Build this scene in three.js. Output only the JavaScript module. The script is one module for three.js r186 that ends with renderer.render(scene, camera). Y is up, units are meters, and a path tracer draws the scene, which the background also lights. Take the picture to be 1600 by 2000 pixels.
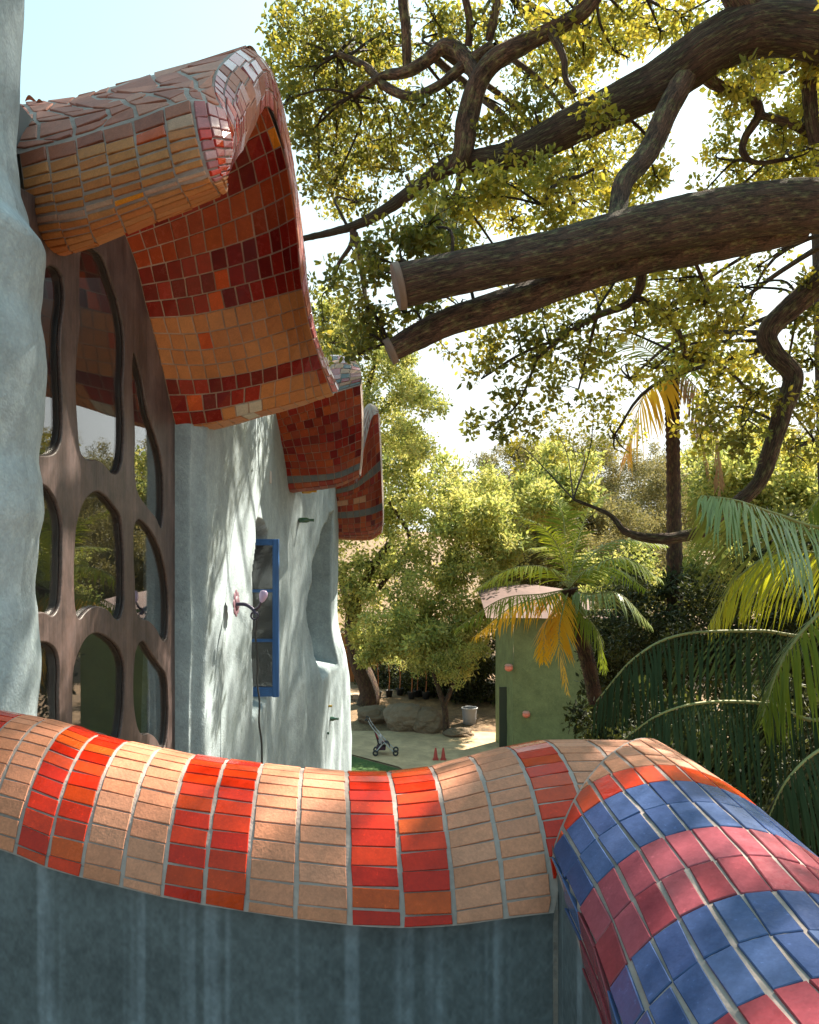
import * as THREE from 'three';
import { mergeGeometries } from 'three/addons/utils/BufferGeometryUtils.js';
import { ImprovedNoise } from 'three/addons/math/ImprovedNoise.js';
import { RoundedBoxGeometry } from 'three/addons/geometries/RoundedBoxGeometry.js';

// ------------------------------------------------------------------ camera, sky, sun, exposure
const F = 1525, H = 5.6;
const scene = new THREE.Scene();
const camera = new THREE.PerspectiveCamera(2 * Math.atan(1000 / F) * 180 / Math.PI, 0.8, 0.05, 600);
camera.position.set(0, H, 0);
camera.setViewOffset(1600, 2000, 0, -85, 1600, 2000);
const renderer = new THREE.WebGLRenderer({ antialias: true });
renderer.toneMapping = THREE.LinearToneMapping;
renderer.toneMappingExposure = 4.3;
renderer.shadowMap.enabled = true;
const SUN = new THREE.Vector3(0.5, 0.7, -0.5).normalize();
{
  const w = 512, h = 256, data = new Float32Array(w * h * 4), dir = new THREE.Vector3();
  const mix = (a, b, t) => a + (b - a) * t, ss = (a, b, x) => { const t = Math.min(1, Math.max(0, (x - a) / (b - a))); return t * t * (3 - 2 * t); };
  for (let j = 0; j < h; j++) for (let i = 0; i < w; i++) {
    const lat = ((j + 0.5) / h - 0.5) * Math.PI, lon = ((i + 0.5) / w - 0.5) * 2 * Math.PI;
    dir.set(Math.cos(lat) * Math.cos(lon), Math.sin(lat), Math.cos(lat) * Math.sin(lon));
    const e = Math.max(0, dir.y), t = ss(0, 0.75, e), a = Math.acos(Math.min(1, dir.dot(SUN))) * 180 / Math.PI;
    const glow = 1.2 * Math.exp(-Math.pow(a / 44, 2)) + 1.2 * Math.exp(-Math.pow(a / 14, 2));
    const o = (j * w + i) * 4;
    data[o] = 0.246 * (mix(0.95, 0.30, t) + glow); data[o + 1] = 0.246 * (mix(1.0, 0.76, t) + glow * 0.97); data[o + 2] = 0.246 * (mix(0.98, 0.93, t) + glow * 0.92); data[o + 3] = 1;
    if (dir.y < 0) { data[o] = 0.12; data[o + 1] = 0.11; data[o + 2] = 0.09; }
  }
  const sky = new THREE.DataTexture(data, w, h, THREE.RGBAFormat, THREE.FloatType);
  sky.mapping = THREE.EquirectangularReflectionMapping; sky.magFilter = THREE.LinearFilter; sky.needsUpdate = true;
  scene.background = sky; scene.environment = sky;
}
const sun = new THREE.DirectionalLight(new THREE.Color(1, 0.90, 0.74), 5);
sun.position.copy(SUN).multiplyScalar(60).add(new THREE.Vector3(0, H, -8)); sun.target.position.set(0, H - 2, -8);
sun.castShadow = true; sun.shadow.mapSize.set(4096, 4096); sun.shadow.radius = 1;
Object.assign(sun.shadow.camera, { left: -30, right: 30, top: 30, bottom: -30, near: 1, far: 160 });
scene.add(sun, sun.target);

// ------------------------------------------------------------------ helpers
let seed = 7;
const rnd = () => { seed = (seed + 0x6d2b79f5) | 0; let t = Math.imul(seed ^ (seed >>> 15), 1 | seed); t = (t + Math.imul(t ^ (t >>> 7), 61 | t)) ^ t; return ((t ^ (t >>> 14)) >>> 0) / 4294967296; };
const rr = (a, b) => a + (b - a) * rnd(), pick = (a) => a[Math.floor(rnd() * a.length)], gauss = () => (rnd() + rnd() + rnd() + rnd() - 2) * 1.0;
const V = (x, y, z) => new THREE.Vector3(x, y, z);
const P = (px, py, d) => V((px - 800) / F * d, H + (1085 - py) / F * d, -d);           // a point of the place from its bearing and distance
const smooth = (a, b, x) => { const t = Math.min(1, Math.max(0, (x - a) / (b - a))); return t * t * (3 - 2 * t); };
const lerp = (a, b, t) => a + (b - a) * t;
const noise = new ImprovedNoise();
const fbm = (x, y, z, o = 4) => { let s = 0, a = 0.5, f = 1; for (let i = 0; i < o; i++) { s += a * noise.noise(x * f + i * 17.3, y * f + i * 5.1, z * f); a *= 0.5; f *= 2.03; } return s; };
function table(t, x) { if (x <= t[0][0]) return t[0][1]; for (let i = 1; i < t.length; i++) if (x <= t[i][0]) return lerp(t[i - 1][1], t[i][1], smooth(t[i - 1][0], t[i][0], x)); return t[t.length - 1][1]; }
function cat(p, t) {                                                                    // Catmull-Rom through an array of arrays
  const n = p.length - 1; if (n === 0) return p[0].slice();
  const i = Math.min(n - 1, Math.max(0, Math.floor(t))), f = t - i, b = p[i], c = p[i + 1];
  return b.map((_, k) => {
    const a = i > 0 ? p[i - 1][k] : 2 * b[k] - c[k], d = i < n - 1 ? p[i + 2][k] : 2 * c[k] - b[k];
    return 0.5 * (2 * b[k] + (c[k] - a) * f + (2 * a - 5 * b[k] + 4 * c[k] - d) * f * f + (3 * b[k] - a - 3 * c[k] + d) * f * f * f);
  });
}
// things, parts
const counts = {}, baseOf = new WeakMap();
const numbered = (n) => { const k = counts[n] = (counts[n] ?? -1) + 1; return k ? n + '_' + String(k).padStart(3, '0') : n; };
function tag(o, label, category, group, kind) { if (label) o.userData.label = label; if (category) o.userData.category = category; if (group) o.userData.group = group; if (kind) o.userData.kind = kind; return o; }
function thing(name, label, category, base, group) {
  const o = new THREE.Group(); o.name = numbered(name); o.position.set(...base); scene.add(o); baseOf.set(o, V(...base));
  return tag(o, label, category, group);
}
function part(name, geo, mat, parent, label, kind) {
  const b = baseOf.get(parent); geo.translate(-b.x, -b.y, -b.z);
  const m = new THREE.Mesh(geo, mat); m.name = name; m.castShadow = m.receiveShadow = true; parent.add(m); baseOf.set(m, b);
  if (label) m.userData.label = label; if (kind) m.userData.kind = kind;
  return m;
}
function solo(name, geo, mat, label, category, group, kind) {
  geo.computeBoundingBox(); const c = geo.boundingBox.getCenter(V()), y = geo.boundingBox.min.y;
  geo.translate(-c.x, -y, -c.z);
  const m = new THREE.Mesh(geo, mat); m.name = numbered(name); m.position.set(c.x, y, c.z); m.castShadow = m.receiveShadow = true; scene.add(m);
  baseOf.set(m, V(c.x, y, c.z));
  return tag(m, label, category, group, kind);
}
function instanced(name, geo, mat, list, parent, cols, kind) {
  const b = baseOf.get(parent), im = new THREE.InstancedMesh(geo, mat, list.length), m = new THREE.Matrix4(), c = new THREE.Color();
  list.forEach((e, i) => { m.compose(e.p.clone().sub(b), e.q, V(e.s, e.s, e.s)); im.setMatrixAt(i, m); if (cols) im.setColorAt(i, c.setRGB(...e.c)); });
  im.name = name; im.castShadow = im.receiveShadow = true; parent.add(im); if (kind) im.userData.kind = kind;
  return im;
}
// geometry from plain arrays
function geo(pos, idx, uv) {
  const g = new THREE.BufferGeometry(); g.setAttribute('position', new THREE.Float32BufferAttribute(pos, 3));
  g.setAttribute('uv', new THREE.Float32BufferAttribute(uv ?? new Array(pos.length / 3 * 2).fill(0), 2));
  if (idx) g.setIndex(idx); g.computeVertexNormals(); return g;
}
function gridGeo(nu, nv, f, flip) {                                                     // f(i/nu, j/nv) -> [Vector3, u, v]
  const pos = [], uv = [], idx = [];
  for (let j = 0; j <= nv; j++) for (let i = 0; i <= nu; i++) { const [p, a, b] = f(i / nu, j / nv); pos.push(p.x, p.y, p.z); uv.push(a, b); }
  for (let j = 0; j < nv; j++) for (let i = 0; i < nu; i++) { const a = j * (nu + 1) + i, b = a + 1, c = a + nu + 1, d = c + 1; if (flip) idx.push(a, c, b, b, c, d); else idx.push(a, b, c, b, d, c); }
  return geo(pos, idx, uv);
}
const boxAt = (w, h, d, x, y, z, r = 0) => { const g = r ? new RoundedBoxGeometry(w, h, d, 2, r) : new THREE.BoxGeometry(w, h, d); return g.translate(x, y, z); };
function merge(list) { return mergeGeometries(list.map((g) => { const n = g.index ? g.toNonIndexed() : g; for (const k of Object.keys(n.attributes)) if (!['position', 'normal', 'uv'].includes(k)) n.deleteAttribute(k); return n; })); }
// a bent tapering tube: pts = [[x, y, z, r], ...]
function tube(pts, { radial = 8, per = 6, rough = 0.05, cap = true, sd = 0, flare = 0 } = {}) {
  const n = (pts.length - 1) * per, pos = [], uv = [], idx = [], c = [];
  for (let i = 0; i <= n; i++) c.push(cat(pts, i / per));
  let up = null, len = 0;
  for (let i = 0; i <= n; i++) {
    const p = V(...c[i]), q = V(...c[Math.min(n, i + 1)]).sub(V(...c[Math.max(0, i - 1)])).normalize();
    if (!up) up = Math.abs(q.y) < 0.9 ? V(0, 1, 0) : V(1, 0, 0);
    const s = V().crossVectors(q, up).normalize(); up = V().crossVectors(s, q).normalize();
    if (i) len += p.distanceTo(V(...c[i - 1]));
    for (let k = 0; k <= radial; k++) {
      const a = k / radial * Math.PI * 2, ca = Math.cos(a), sa = Math.sin(a);
      let r = Math.max(0.001, c[i][3]);
      if (rough) r *= 1 + rough * 2.2 * fbm(ca * 1.2 + sd, sa * 1.2 + sd, len * (0.35 / Math.max(0.02, c[i][3])) * 0.4, 3) + rough * 0.7 * fbm(ca * 4 + sd, sa * 4, len * 9, 2);
      pos.push(p.x + (s.x * ca + up.x * sa) * r, p.y + (s.y * ca + up.y * sa) * r, p.z + (s.z * ca + up.z * sa) * r);
      uv.push(k / radial * Math.max(1, Math.round(c[0][3] * 6.28 / 0.28)) , len / 0.42);
    }
  }
  const w = radial + 1;
  for (let i = 0; i < n; i++) for (let k = 0; k < radial; k++) { const a = i * w + k; idx.push(a, a + w, a + 1, a + 1, a + w, a + w + 1); }
  if (cap) for (const [i, f] of [[0, 1], [n, 0]]) {
    const o = pos.length / 3; pos.push(c[i][0], c[i][1], c[i][2]); uv.push(0, 0);
    for (let k = 0; k < radial; k++) { const b = pos.length / 3; for (const kk of [k, k + 1]) { const q = (i * w + kk) * 3; pos.push(pos[q], pos[q + 1], pos[q + 2]); uv.push(0.1, 0.1); } if (f) idx.push(o, b, b + 1); else idx.push(o, b + 1, b); }
  }
  return geo(pos, idx, uv);
}
const tp = (list) => list.map(([x, y, d, r]) => { const p = P(x, y, d); return [p.x, p.y, p.z, r / F * d]; });   // bearing, distance and apparent radius
// ------------------------------------------------------------------ textures
function lattice(n, sx, sy, sd) {                                                       // tileable smooth noise, 0..1
  const g = new Float32Array(sx * sy), out = new Float32Array(n * n); let s = sd * 7919 + 13;
  for (let i = 0; i < g.length; i++) { s = (Math.imul(s, 1664525) + 1013904223) | 0; g[i] = (s >>> 0) / 4294967296; }
  for (let y = 0; y < n; y++) for (let x = 0; x < n; x++) {
    const u = x / n * sx, v = y / n * sy, x0 = Math.floor(u), y0 = Math.floor(v), fx = smooth(0, 1, u - x0), fy = smooth(0, 1, v - y0), x1 = (x0 + 1) % sx, y1 = (y0 + 1) % sy;
    out[y * n + x] = lerp(lerp(g[y0 * sx + x0], g[y0 * sx + x1], fx), lerp(g[y1 * sx + x0], g[y1 * sx + x1], fx), fy);
  }
  return out;
}
function layers(n, list) { const o = new Float32Array(n * n); let k = 0; for (const [sx, sy, a, sd] of list) { const l = lattice(n, sx, sy, sd); for (let i = 0; i < o.length; i++) o[i] += l[i] * a; k += a; } for (let i = 0; i < o.length; i++) o[i] /= k; return o; }
function tex(n, f, srgb = true) {
  const d = new Uint8Array(n * n * 4);
  for (let i = 0; i < n * n; i++) { const c = f(i); for (let k = 0; k < 3; k++) d[i * 4 + k] = Math.max(0, Math.min(255, Math.round((Array.isArray(c) ? c[k] : c) * 255))); d[i * 4 + 3] = 255; }
  const t = new THREE.DataTexture(d, n, n, THREE.RGBAFormat); t.wrapS = t.wrapT = THREE.RepeatWrapping; t.magFilter = THREE.LinearFilter; t.minFilter = THREE.LinearMipmapLinearFilter; t.generateMipmaps = true;
  if (srgb) t.colorSpace = THREE.SRGBColorSpace; t.needsUpdate = true; return t;
}
const N1 = layers(512, [[4, 4, 1, 1], [9, 9, 0.7, 2], [23, 23, 0.5, 3], [61, 61, 0.4, 4], [170, 170, 0.35, 5]]);
const N2 = layers(512, [[7, 7, 1, 11], [19, 19, 0.8, 12], [53, 53, 0.6, 13], [128, 128, 0.5, 14], [256, 256, 0.5, 15]]);
const NF = layers(512, [[40, 40, 0.6, 21], [110, 110, 1, 22], [250, 250, 1, 23]]);
const NB = layers(512, [[10, 3, 0.6, 31], [26, 6, 1, 32], [60, 17, 0.9, 33], [130, 60, 0.5, 34]]);
const NS = layers(512, [[12, 1, 0.8, 41], [40, 2, 0.9, 42], [110, 4, 0.6, 43], [60, 30, 0.35, 44]]);
const T = {
  mottle: tex(512, (i) => 0.72 + 0.42 * (N1[i] - 0.25)), mottleBump: tex(512, (i) => 0.2 + 0.6 * N2[i], false), grit: tex(512, (i) => 0.15 + 0.35 * N2[i] + 0.45 * NF[i], false), fine: tex(512, (i) => NF[i], false),
  glaze: tex(512, (i) => { const a = 0.80 + 0.26 * (N2[i] - 0.3) + 0.10 * (NF[i] - 0.5); return NF[i] > 0.80 ? Math.min(1, a + 0.12) : a; }), glazeRough: tex(512, (i) => 0.18 + 0.5 * N2[i], false),
  clay: tex(512, (i) => 0.82 + 0.22 * (N2[i] - 0.4) + 0.16 * (NF[i] - 0.5)),
  bark: tex(512, (i) => { const b = NB[i], l = smooth(0.50, 0.62, N1[i]); const v = 0.28 + 1.05 * (b - 0.22); return [lerp(v, v * 0.92 + 0.14, l), lerp(v * 0.86, v * 0.95 + 0.16, l), lerp(v * 0.78, v * 0.80 + 0.08, l)]; }),
  barkBump: tex(512, (i) => NB[i], false),
  stucco: tex(512, (i) => { const a = 0.80 + 0.34 * (N1[i] - 0.5) + 0.10 * (NF[i] - 0.5), w = smooth(0.50, 0.70, N2[(i * 3 + 777) % N2.length]) * 0.06; return [a + w, a + w * 0.9, a + w * 0.7]; }),
  patina: tex(512, (i) => { const a = 0.50 + 0.75 * (N1[i] - 0.2) + 0.30 * (NS[i] - 0.5); return [a, a * lerp(0.9, 1.02, N2[i]), a * lerp(0.85, 1.08, N2[i])]; }),
  wood: tex(512, (i) => 0.70 + 0.55 * (NS[i] - 0.42) + 0.2 * (N1[i] - 0.5)), woodBump: tex(512, (i) => NS[i], false),
  ground: tex(512, (i) => { const a = 0.55 + 0.7 * (N2[i] - 0.3) + 0.3 * (NF[i] - 0.5); return [a, a * 0.95, a * 0.88]; }),
  grass: tex(512, (i) => { const a = 0.5 + 0.8 * (NF[i] - 0.3) + 0.2 * (N1[i] - 0.5); return [a, a, a * 0.8]; }),
};
// lime runs and grime down the parapet wall
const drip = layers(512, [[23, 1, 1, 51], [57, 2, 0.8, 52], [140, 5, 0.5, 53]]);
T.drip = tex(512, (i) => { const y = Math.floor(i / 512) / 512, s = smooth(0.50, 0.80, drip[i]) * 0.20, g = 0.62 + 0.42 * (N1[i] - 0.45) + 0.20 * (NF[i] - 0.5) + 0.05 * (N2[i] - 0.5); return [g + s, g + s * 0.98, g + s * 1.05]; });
const std = (o) => new THREE.MeshStandardMaterial(o), phy = (o) => new THREE.MeshPhysicalMaterial(o);
const lin = (r, g, b) => new THREE.Color().setRGB(r, g, b);
function glazed(cols, rough = 0.28) { return cols.map((c) => phy({ color: lin(...c), specularIntensity: 0.5, map: T.glaze, roughness: rough * 2, roughnessMap: T.glazeRough, bumpMap: T.mottleBump, bumpScale: 0.0012 })); }
function clay(cols, rough = 0.62) { return cols.map((c) => std({ color: lin(...c), map: T.clay, roughness: rough, bumpMap: T.fine, bumpScale: 0.0008 })); }
const M = {
  tan: clay([[0.70, 0.262, 0.135], [0.66, 0.24, 0.118], [0.72, 0.29, 0.162], [0.68, 0.255, 0.135]], 0.6),
  red: glazed([[0.66, 0.028, 0.006], [0.60, 0.022, 0.006], [0.72, 0.045, 0.008], [0.64, 0.06, 0.010]], 0.2),
  orangeRed: glazed([[0.70, 0.10, 0.015]]),
  blue: glazed([[0.075, 0.118, 0.28], [0.062, 0.10, 0.245], [0.09, 0.14, 0.31]], 0.22),
  pink: glazed([[0.38, 0.07, 0.092], [0.34, 0.06, 0.078], [0.42, 0.095, 0.125]], 0.24),
  brick: clay([[0.64, 0.235, 0.058], [0.60, 0.21, 0.05], [0.65, 0.26, 0.08], [0.62, 0.20, 0.048]]),
  terra: clay([[0.42, 0.115, 0.055], [0.38, 0.10, 0.05], [0.45, 0.14, 0.075]]),
  pale: clay([[0.64, 0.35, 0.22], [0.60, 0.33, 0.22]]),
  darkRed: glazed([[0.26, 0.012, 0.008], [0.33, 0.018, 0.010], [0.19, 0.010, 0.008], [0.38, 0.022, 0.010]]),
  rust: glazed([[0.44, 0.065, 0.018], [0.40, 0.055, 0.018], [0.50, 0.095, 0.022], [0.36, 0.055, 0.020]]),
  amber: glazed([[0.85, 0.27, 0.015], [0.75, 0.20, 0.015]]),
  ochre: clay([[0.62, 0.22, 0.06], [0.58, 0.20, 0.052], [0.64, 0.25, 0.075]], 0.5),
  white: clay([[0.66, 0.60, 0.50]]),
  rose: glazed([[0.60, 0.20, 0.20], [0.52, 0.16, 0.17], [0.62, 0.30, 0.29], [0.45, 0.12, 0.12]], 0.22),
  slate: clay([[0.16, 0.19, 0.21], [0.19, 0.21, 0.22]]),
  stone: clay([[0.56, 0.20, 0.13], [0.50, 0.17, 0.11], [0.60, 0.25, 0.17], [0.46, 0.15, 0.10]], 0.8),
  grout: std({ color: lin(0.47, 0.37, 0.33), map: T.mottle, roughness: 0.9, bumpMap: T.fine, bumpScale: 0.002 }),
  groutRed: std({ color: lin(0.52, 0.36, 0.28), map: T.mottle, roughness: 0.9, bumpMap: T.fine, bumpScale: 0.002 }),
  stucco: std({ color: lin(0.43, 0.53, 0.58), map: T.stucco, roughness: 0.85, bumpMap: T.grit, bumpScale: 0.008 }),
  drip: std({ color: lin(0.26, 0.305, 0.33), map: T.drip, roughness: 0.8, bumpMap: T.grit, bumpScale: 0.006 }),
  wood: std({ color: lin(0.16, 0.118, 0.108), map: T.patina, roughness: 0.5, bumpMap: T.woodBump, bumpScale: 0.003 }),
  darkWood: std({ color: lin(0.035, 0.028, 0.026), roughness: 0.4 }),
  glass: phy({ color: 0xffffff, transmission: 1, thickness: 0, roughness: 0.0, ior: 1.5 }),
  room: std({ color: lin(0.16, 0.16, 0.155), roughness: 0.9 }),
  bluePaint: std({ color: lin(0.05, 0.18, 0.50), roughness: 0.45, map: T.mottle }),
  bark: std({ color: lin(0.36, 0.265, 0.215), map: T.bark, roughness: 0.9, bumpMap: T.barkBump, bumpScale: 0.03 }),
  bark2: std({ color: lin(0.20, 0.13, 0.10), map: T.bark, roughness: 0.9, bumpMap: T.barkBump, bumpScale: 0.03 }),
  cut: std({ color: lin(0.36, 0.26, 0.20), map: T.mottle, roughness: 0.9 }),
  leaf: (c, tr = 0.45) => phy({ color: lin(...c), roughness: 0.85, specularIntensity: 0.4, transmission: tr, thickness: 0, side: THREE.DoubleSide }),
  metal: std({ color: lin(0.06, 0.05, 0.08), roughness: 0.45, metalness: 0.6 }),
  black: std({ color: lin(0.02, 0.02, 0.022), roughness: 0.6 }),
};
// ------------------------------------------------------------------ tiles on curved surfaces
class Patch {
  constructor(grid) { this.g = grid.map((r) => r.map((a) => P(...a).toArray())); }
  at(u, v) { const rows = this.g.map((r) => cat(r, u * (r.length - 1))); return V(...cat(rows, v * (rows.length - 1))); }
  nrm(u, v) {
    const e = 0.004, u0 = Math.max(0, u - e), u1 = Math.min(1, u + e), v0 = Math.max(0, v - e), v1 = Math.min(1, v + e);
    const n = V().crossVectors(this.at(u1, v).sub(this.at(u0, v)), this.at(u, v1).sub(this.at(u, v0))).normalize();
    return this.flip ? n.negate() : n;
  }
  face(to) { const n = this.nrm(0.5, 0.5); if (n.dot(V(...to)) < 0) this.flip = !this.flip; return this; }   // outward side of the surface
  body(nu, nv, amp = 0.003, off = 0) {
    let lu = this.at(0, 0.5).distanceTo(this.at(0.5, 0.5)) + this.at(0.5, 0.5).distanceTo(this.at(1, 0.5)), lv = this.at(0.5, 0).distanceTo(this.at(0.5, 0.5)) + this.at(0.5, 0.5).distanceTo(this.at(0.5, 1));
    return gridGeo(nu, nv, (u, v) => { const p = this.at(u, v), n = this.nrm(u, v); p.addScaledVector(n, off + amp * fbm(p.x * 14, p.y * 14, p.z * 14, 2)); return [p, u * lu * 2, v * lv * 2]; }, this.flip);
  }
}
function clip(poly, n, c) {                                                             // keeps n.p <= c
  const out = [];
  for (let i = 0; i < poly.length; i++) {
    const a = poly[i], b = poly[(i + 1) % poly.length], da = n.dot(a) - c, db = n.dot(b) - c;
    if (da <= 0) out.push(a);
    if ((da < 0) !== (db < 0) && Math.abs(da - db) > 1e-9) out.push(a.clone().lerp(b, da / (da - db)));
  }
  return out;
}
function slab(poly, n, { h = 0.006, b = 0.002, g = 0.004, tilt = 0.0012 } = {}) {        // one tile: joint g all round, height h, chamfer b
  const c = poly.reduce((s, p) => s.add(p), V()).divideScalar(poly.length), e1 = poly[1].clone().sub(poly[0]); e1.addScaledVector(n, -e1.dot(n)).normalize();
  const e2 = V().crossVectors(n, e1);
  let q = poly.map((p) => { const r = p.clone().sub(c); return [r.dot(e1), r.dot(e2), r.dot(n)]; });
  let area = 0; q.forEach((a, i) => { const d = q[(i + 1) % q.length]; area += a[0] * d[1] - a[1] * d[0]; });
  if (area < 0) { q.reverse(); area = -area; }
  if (area < 0.00035) return null;
  const inset = (k) => q.map((p, i) => {
    const a = q[(i + q.length - 1) % q.length], d = q[(i + 1) % q.length];
    let x1 = p[0] - a[0], y1 = p[1] - a[1], l1 = Math.hypot(x1, y1) || 1e-6, x2 = d[0] - p[0], y2 = d[1] - p[1], l2 = Math.hypot(x2, y2) || 1e-6;
    const n1 = [-y1 / l1, x1 / l1], n2 = [-y2 / l2, x2 / l2], s = k / Math.max(0.35, 1 + n1[0] * n2[0] + n1[1] * n2[1]);
    return [p[0] + (n1[0] + n2[0]) * s, p[1] + (n1[1] + n2[1]) * s, p[2]];
  });
  const r0 = inset(g), r1 = inset(g + b), tx = (rnd() - 0.5) * 2 * tilt / 0.05, ty = (rnd() - 0.5) * 2 * tilt / 0.05, uo = rnd(), vo = rnd(), pos = [], uv = [];
  const put = (p, z) => { const w = c.clone().addScaledVector(e1, p[0]).addScaledVector(e2, p[1]).addScaledVector(n, p[2] + z); pos.push(w.x, w.y, w.z); uv.push(uo + p[0] * 1.7, vo + p[1] * 1.7); };
  const z = (p, k) => k + p[0] * tx + p[1] * ty;
  const L = q.length;
  for (let i = 0; i < L; i++) {
    const j = (i + 1) % L, A = r0[i], B = r0[j], C = r1[i], D = r1[j];
    put(A, -0.006); put(B, -0.006); put(B, z(B, h - b)); put(A, -0.006); put(B, z(B, h - b)); put(A, z(A, h - b));
    put(A, z(A, h - b)); put(B, z(B, h - b)); put(D, z(D, h)); put(A, z(A, h - b)); put(D, z(D, h)); put(C, z(C, h));
  }
  for (let i = 1; i < L - 1; i++) { put(r1[0], z(r1[0], h)); put(r1[i], z(r1[i], h)); put(r1[i + 1], z(r1[i + 1], h)); }
  return geo(pos, null, uv);
}
const spill = new Map();                                                               // small pieces beyond the limit, one mesh per material
const lifted = (poly, s, u, v, n) => {                                                  // a flat piece sits on the bulge of its surface, not in it
  const c = poly.reduce((a, p) => a.add(p), V()).divideScalar(poly.length), k = s.at(u, v).sub(c).dot(n);
  return k > 0 ? poly.map((p) => p.clone().addScaledVector(n, k * 0.8)) : poly;
};
function addTile(g, mat, parent, name, single = true) {
  if (!g) return;
  if (single) part(name, g, mat, parent); else { const k = parent.uuid + name; if (!spill.has(k)) spill.set(k, { parent, name, by: new Map() }); const m = spill.get(k).by; if (!m.has(mat)) m.set(mat, []); m.get(mat).push(g); }
}
// rows along v, tiles by running length along u
function tileField(s, { rows, pitch, jitter = 0.12, color, parent, name, slabOpts, single = () => true, skew = 0, from = 0, to = 1, wob = 0 }) {
  for (let r = 0; r < rows.length - 1; r++) {
    const va = rows[r], vb = rows[r + 1], vm = (va + vb) / 2, K = 60, tab = [0]; let prev = s.at(from, vm);
    for (let k = 1; k <= K; k++) { const p = s.at(from + (to - from) * k / K, vm); tab.push(tab[k - 1] + p.distanceTo(prev)); prev = p; }
    const L = tab[K], inv = (x) => { let k = 1; while (k < K && tab[k] < x) k++; return from + (to - from) * (k - 1 + Math.min(1, Math.max(0, (x - tab[k - 1]) / (tab[k] - tab[k - 1] || 1)))) / K; };
    const pt = typeof pitch === 'function' ? pitch(r) : pitch, n = Math.max(1, Math.round(L / pt)), edges = [0]; let x = 0; const ws = [];
    for (let k = 0; k < n; k++) ws.push(1 + (rnd() - 0.5) * 2 * jitter); const sum = ws.reduce((a, b) => a + b, 0);
    for (let k = 0; k < n; k++) { x += ws[k] / sum * L; edges.push(x); }
    for (let k = 0; k < n; k++) {
      const u0 = inv(edges[k]), u1 = inv(edges[k + 1]), j = () => (rnd() - 0.5) * 0.006;
      const w = (u) => wob * Math.sin(u * 7 + r * 0.6);
      const poly = [s.at(u0 + j() * 0.5, va + w(u0)), s.at(u1 + j() * 0.5, va + w(u1)), s.at(u1 + j() * 0.5, vb + w(u1)), s.at(u0 + j() * 0.5, vb + w(u0))];
      const nn = s.nrm((u0 + u1) / 2, vm); addTile(slab(lifted(poly, s, (u0 + u1) / 2, vm, nn), nn, slabOpts), color(r, (u0 + u1) / 2, vm, k, n), parent, name(r, k), single(r, k));
    }
  }
}
// ------------------------------------------------------------------ setting: ground, path, lawn
const groundY = (x, d) => 0.42 * smooth(24.7, 27.2, d - 0.12 * (x + 2)) * smooth(9, 2, x) + 7 * smooth(36, 75, d) + 4 * smooth(75, 200, d);
{
  const ground = solo('ground', gridGeo(90, 90, (u, v) => {
    const a = lerp(-1, 1, u), b = lerp(-1, 1, v), x = 260 * a * Math.abs(a), z = -20 + 260 * b * Math.abs(b), d = -z;
    return [V(x, groundY(x, d) + 0.05 * fbm(x * 0.4, z * 0.4, 0.5, 3) * smooth(25.5, 27, d), z), x / 2.5, z / 2.5];
  }, true), std({ color: lin(0.36, 0.25, 0.15), map: T.ground, roughness: 0.95, bumpMap: T.mottleBump, bumpScale: 0.02 }), null, null, null, 'structure');
  const flat = (name, pts, y, m) => {
    const sh = new THREE.Shape(pts.map(([px, py]) => { const d = H * F / (py - 1085); return new THREE.Vector2((px - 800) / F * d, d); }));
    const g = new THREE.ShapeGeometry(sh), p = g.attributes.position, uv = [];
    for (let i = 0; i < p.count; i++) { const x = p.getX(i), d = p.getY(i); p.setXYZ(i, x, y, -d); uv.push(x / 1.6, d / 1.6); }
    g.setAttribute('uv', new THREE.Float32BufferAttribute(uv, 2)); g.computeVertexNormals(); return solo(name, g, m, null, null, null, 'structure');
  };
  flat('path', [[560, 1398], [690, 1399], [760, 1412], [850, 1425], [960, 1432], [1040, 1440], [1060, 1520], [1040, 1620], [860, 1560], [780, 1500], [690, 1476], [600, 1466]], 0.03, std({ color: lin(0.62, 0.43, 0.25), map: T.mottle, roughness: 0.95, bumpMap: T.fine, bumpScale: 0.003 }));
  flat('lawn', [[560, 1462], [600, 1468], [690, 1478], [780, 1503], [860, 1563], [1000, 1640], [900, 1800], [560, 1800]], 0.016, std({ color: lin(0.06, 0.16, 0.025), map: T.grass, roughness: 0.95, bumpMap: T.fine, bumpScale: 0.02 }));
}
// ------------------------------------------------------------------ parapet walls with tiled copings
const MN = V(0.83, 0, 0.555).normalize(), MC = MN.dot(V(0.288, 0, -1.555));            // mitre between the two copings
class Roll {
  constructor(st, back, th0) { this.st = st; this.back = back.normalize(); this.t0 = th0; this.n = st.length - 1; }
  s(u) { return cat(this.st, Math.min(this.n, Math.max(0, u))); }
  at(u, th) { if (this.ext && th < this.t0) return this.at(u, this.t0).add(V(0.1 * (this.t0 - th) * 0.29, -(this.t0 - th) * 0.29, 0)); const [x, y, z, r] = this.s(u), c = Math.cos(th), q = Math.sin(th); return V(x, y, z).addScaledVector(this.back, r * (Math.cos(this.t0) - c)).add(V(0, r * (q - Math.sin(this.t0)), 0)); }
  nrm(u, th) { if (this.ext) th = Math.max(th, this.t0 - 0.2); return this.back.clone().multiplyScalar(-Math.cos(th)).add(V(0, Math.sin(th), 0)).normalize(); }
}
const OFF = 4;                                                                         // station of the joint at the foot of the first red column
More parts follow.
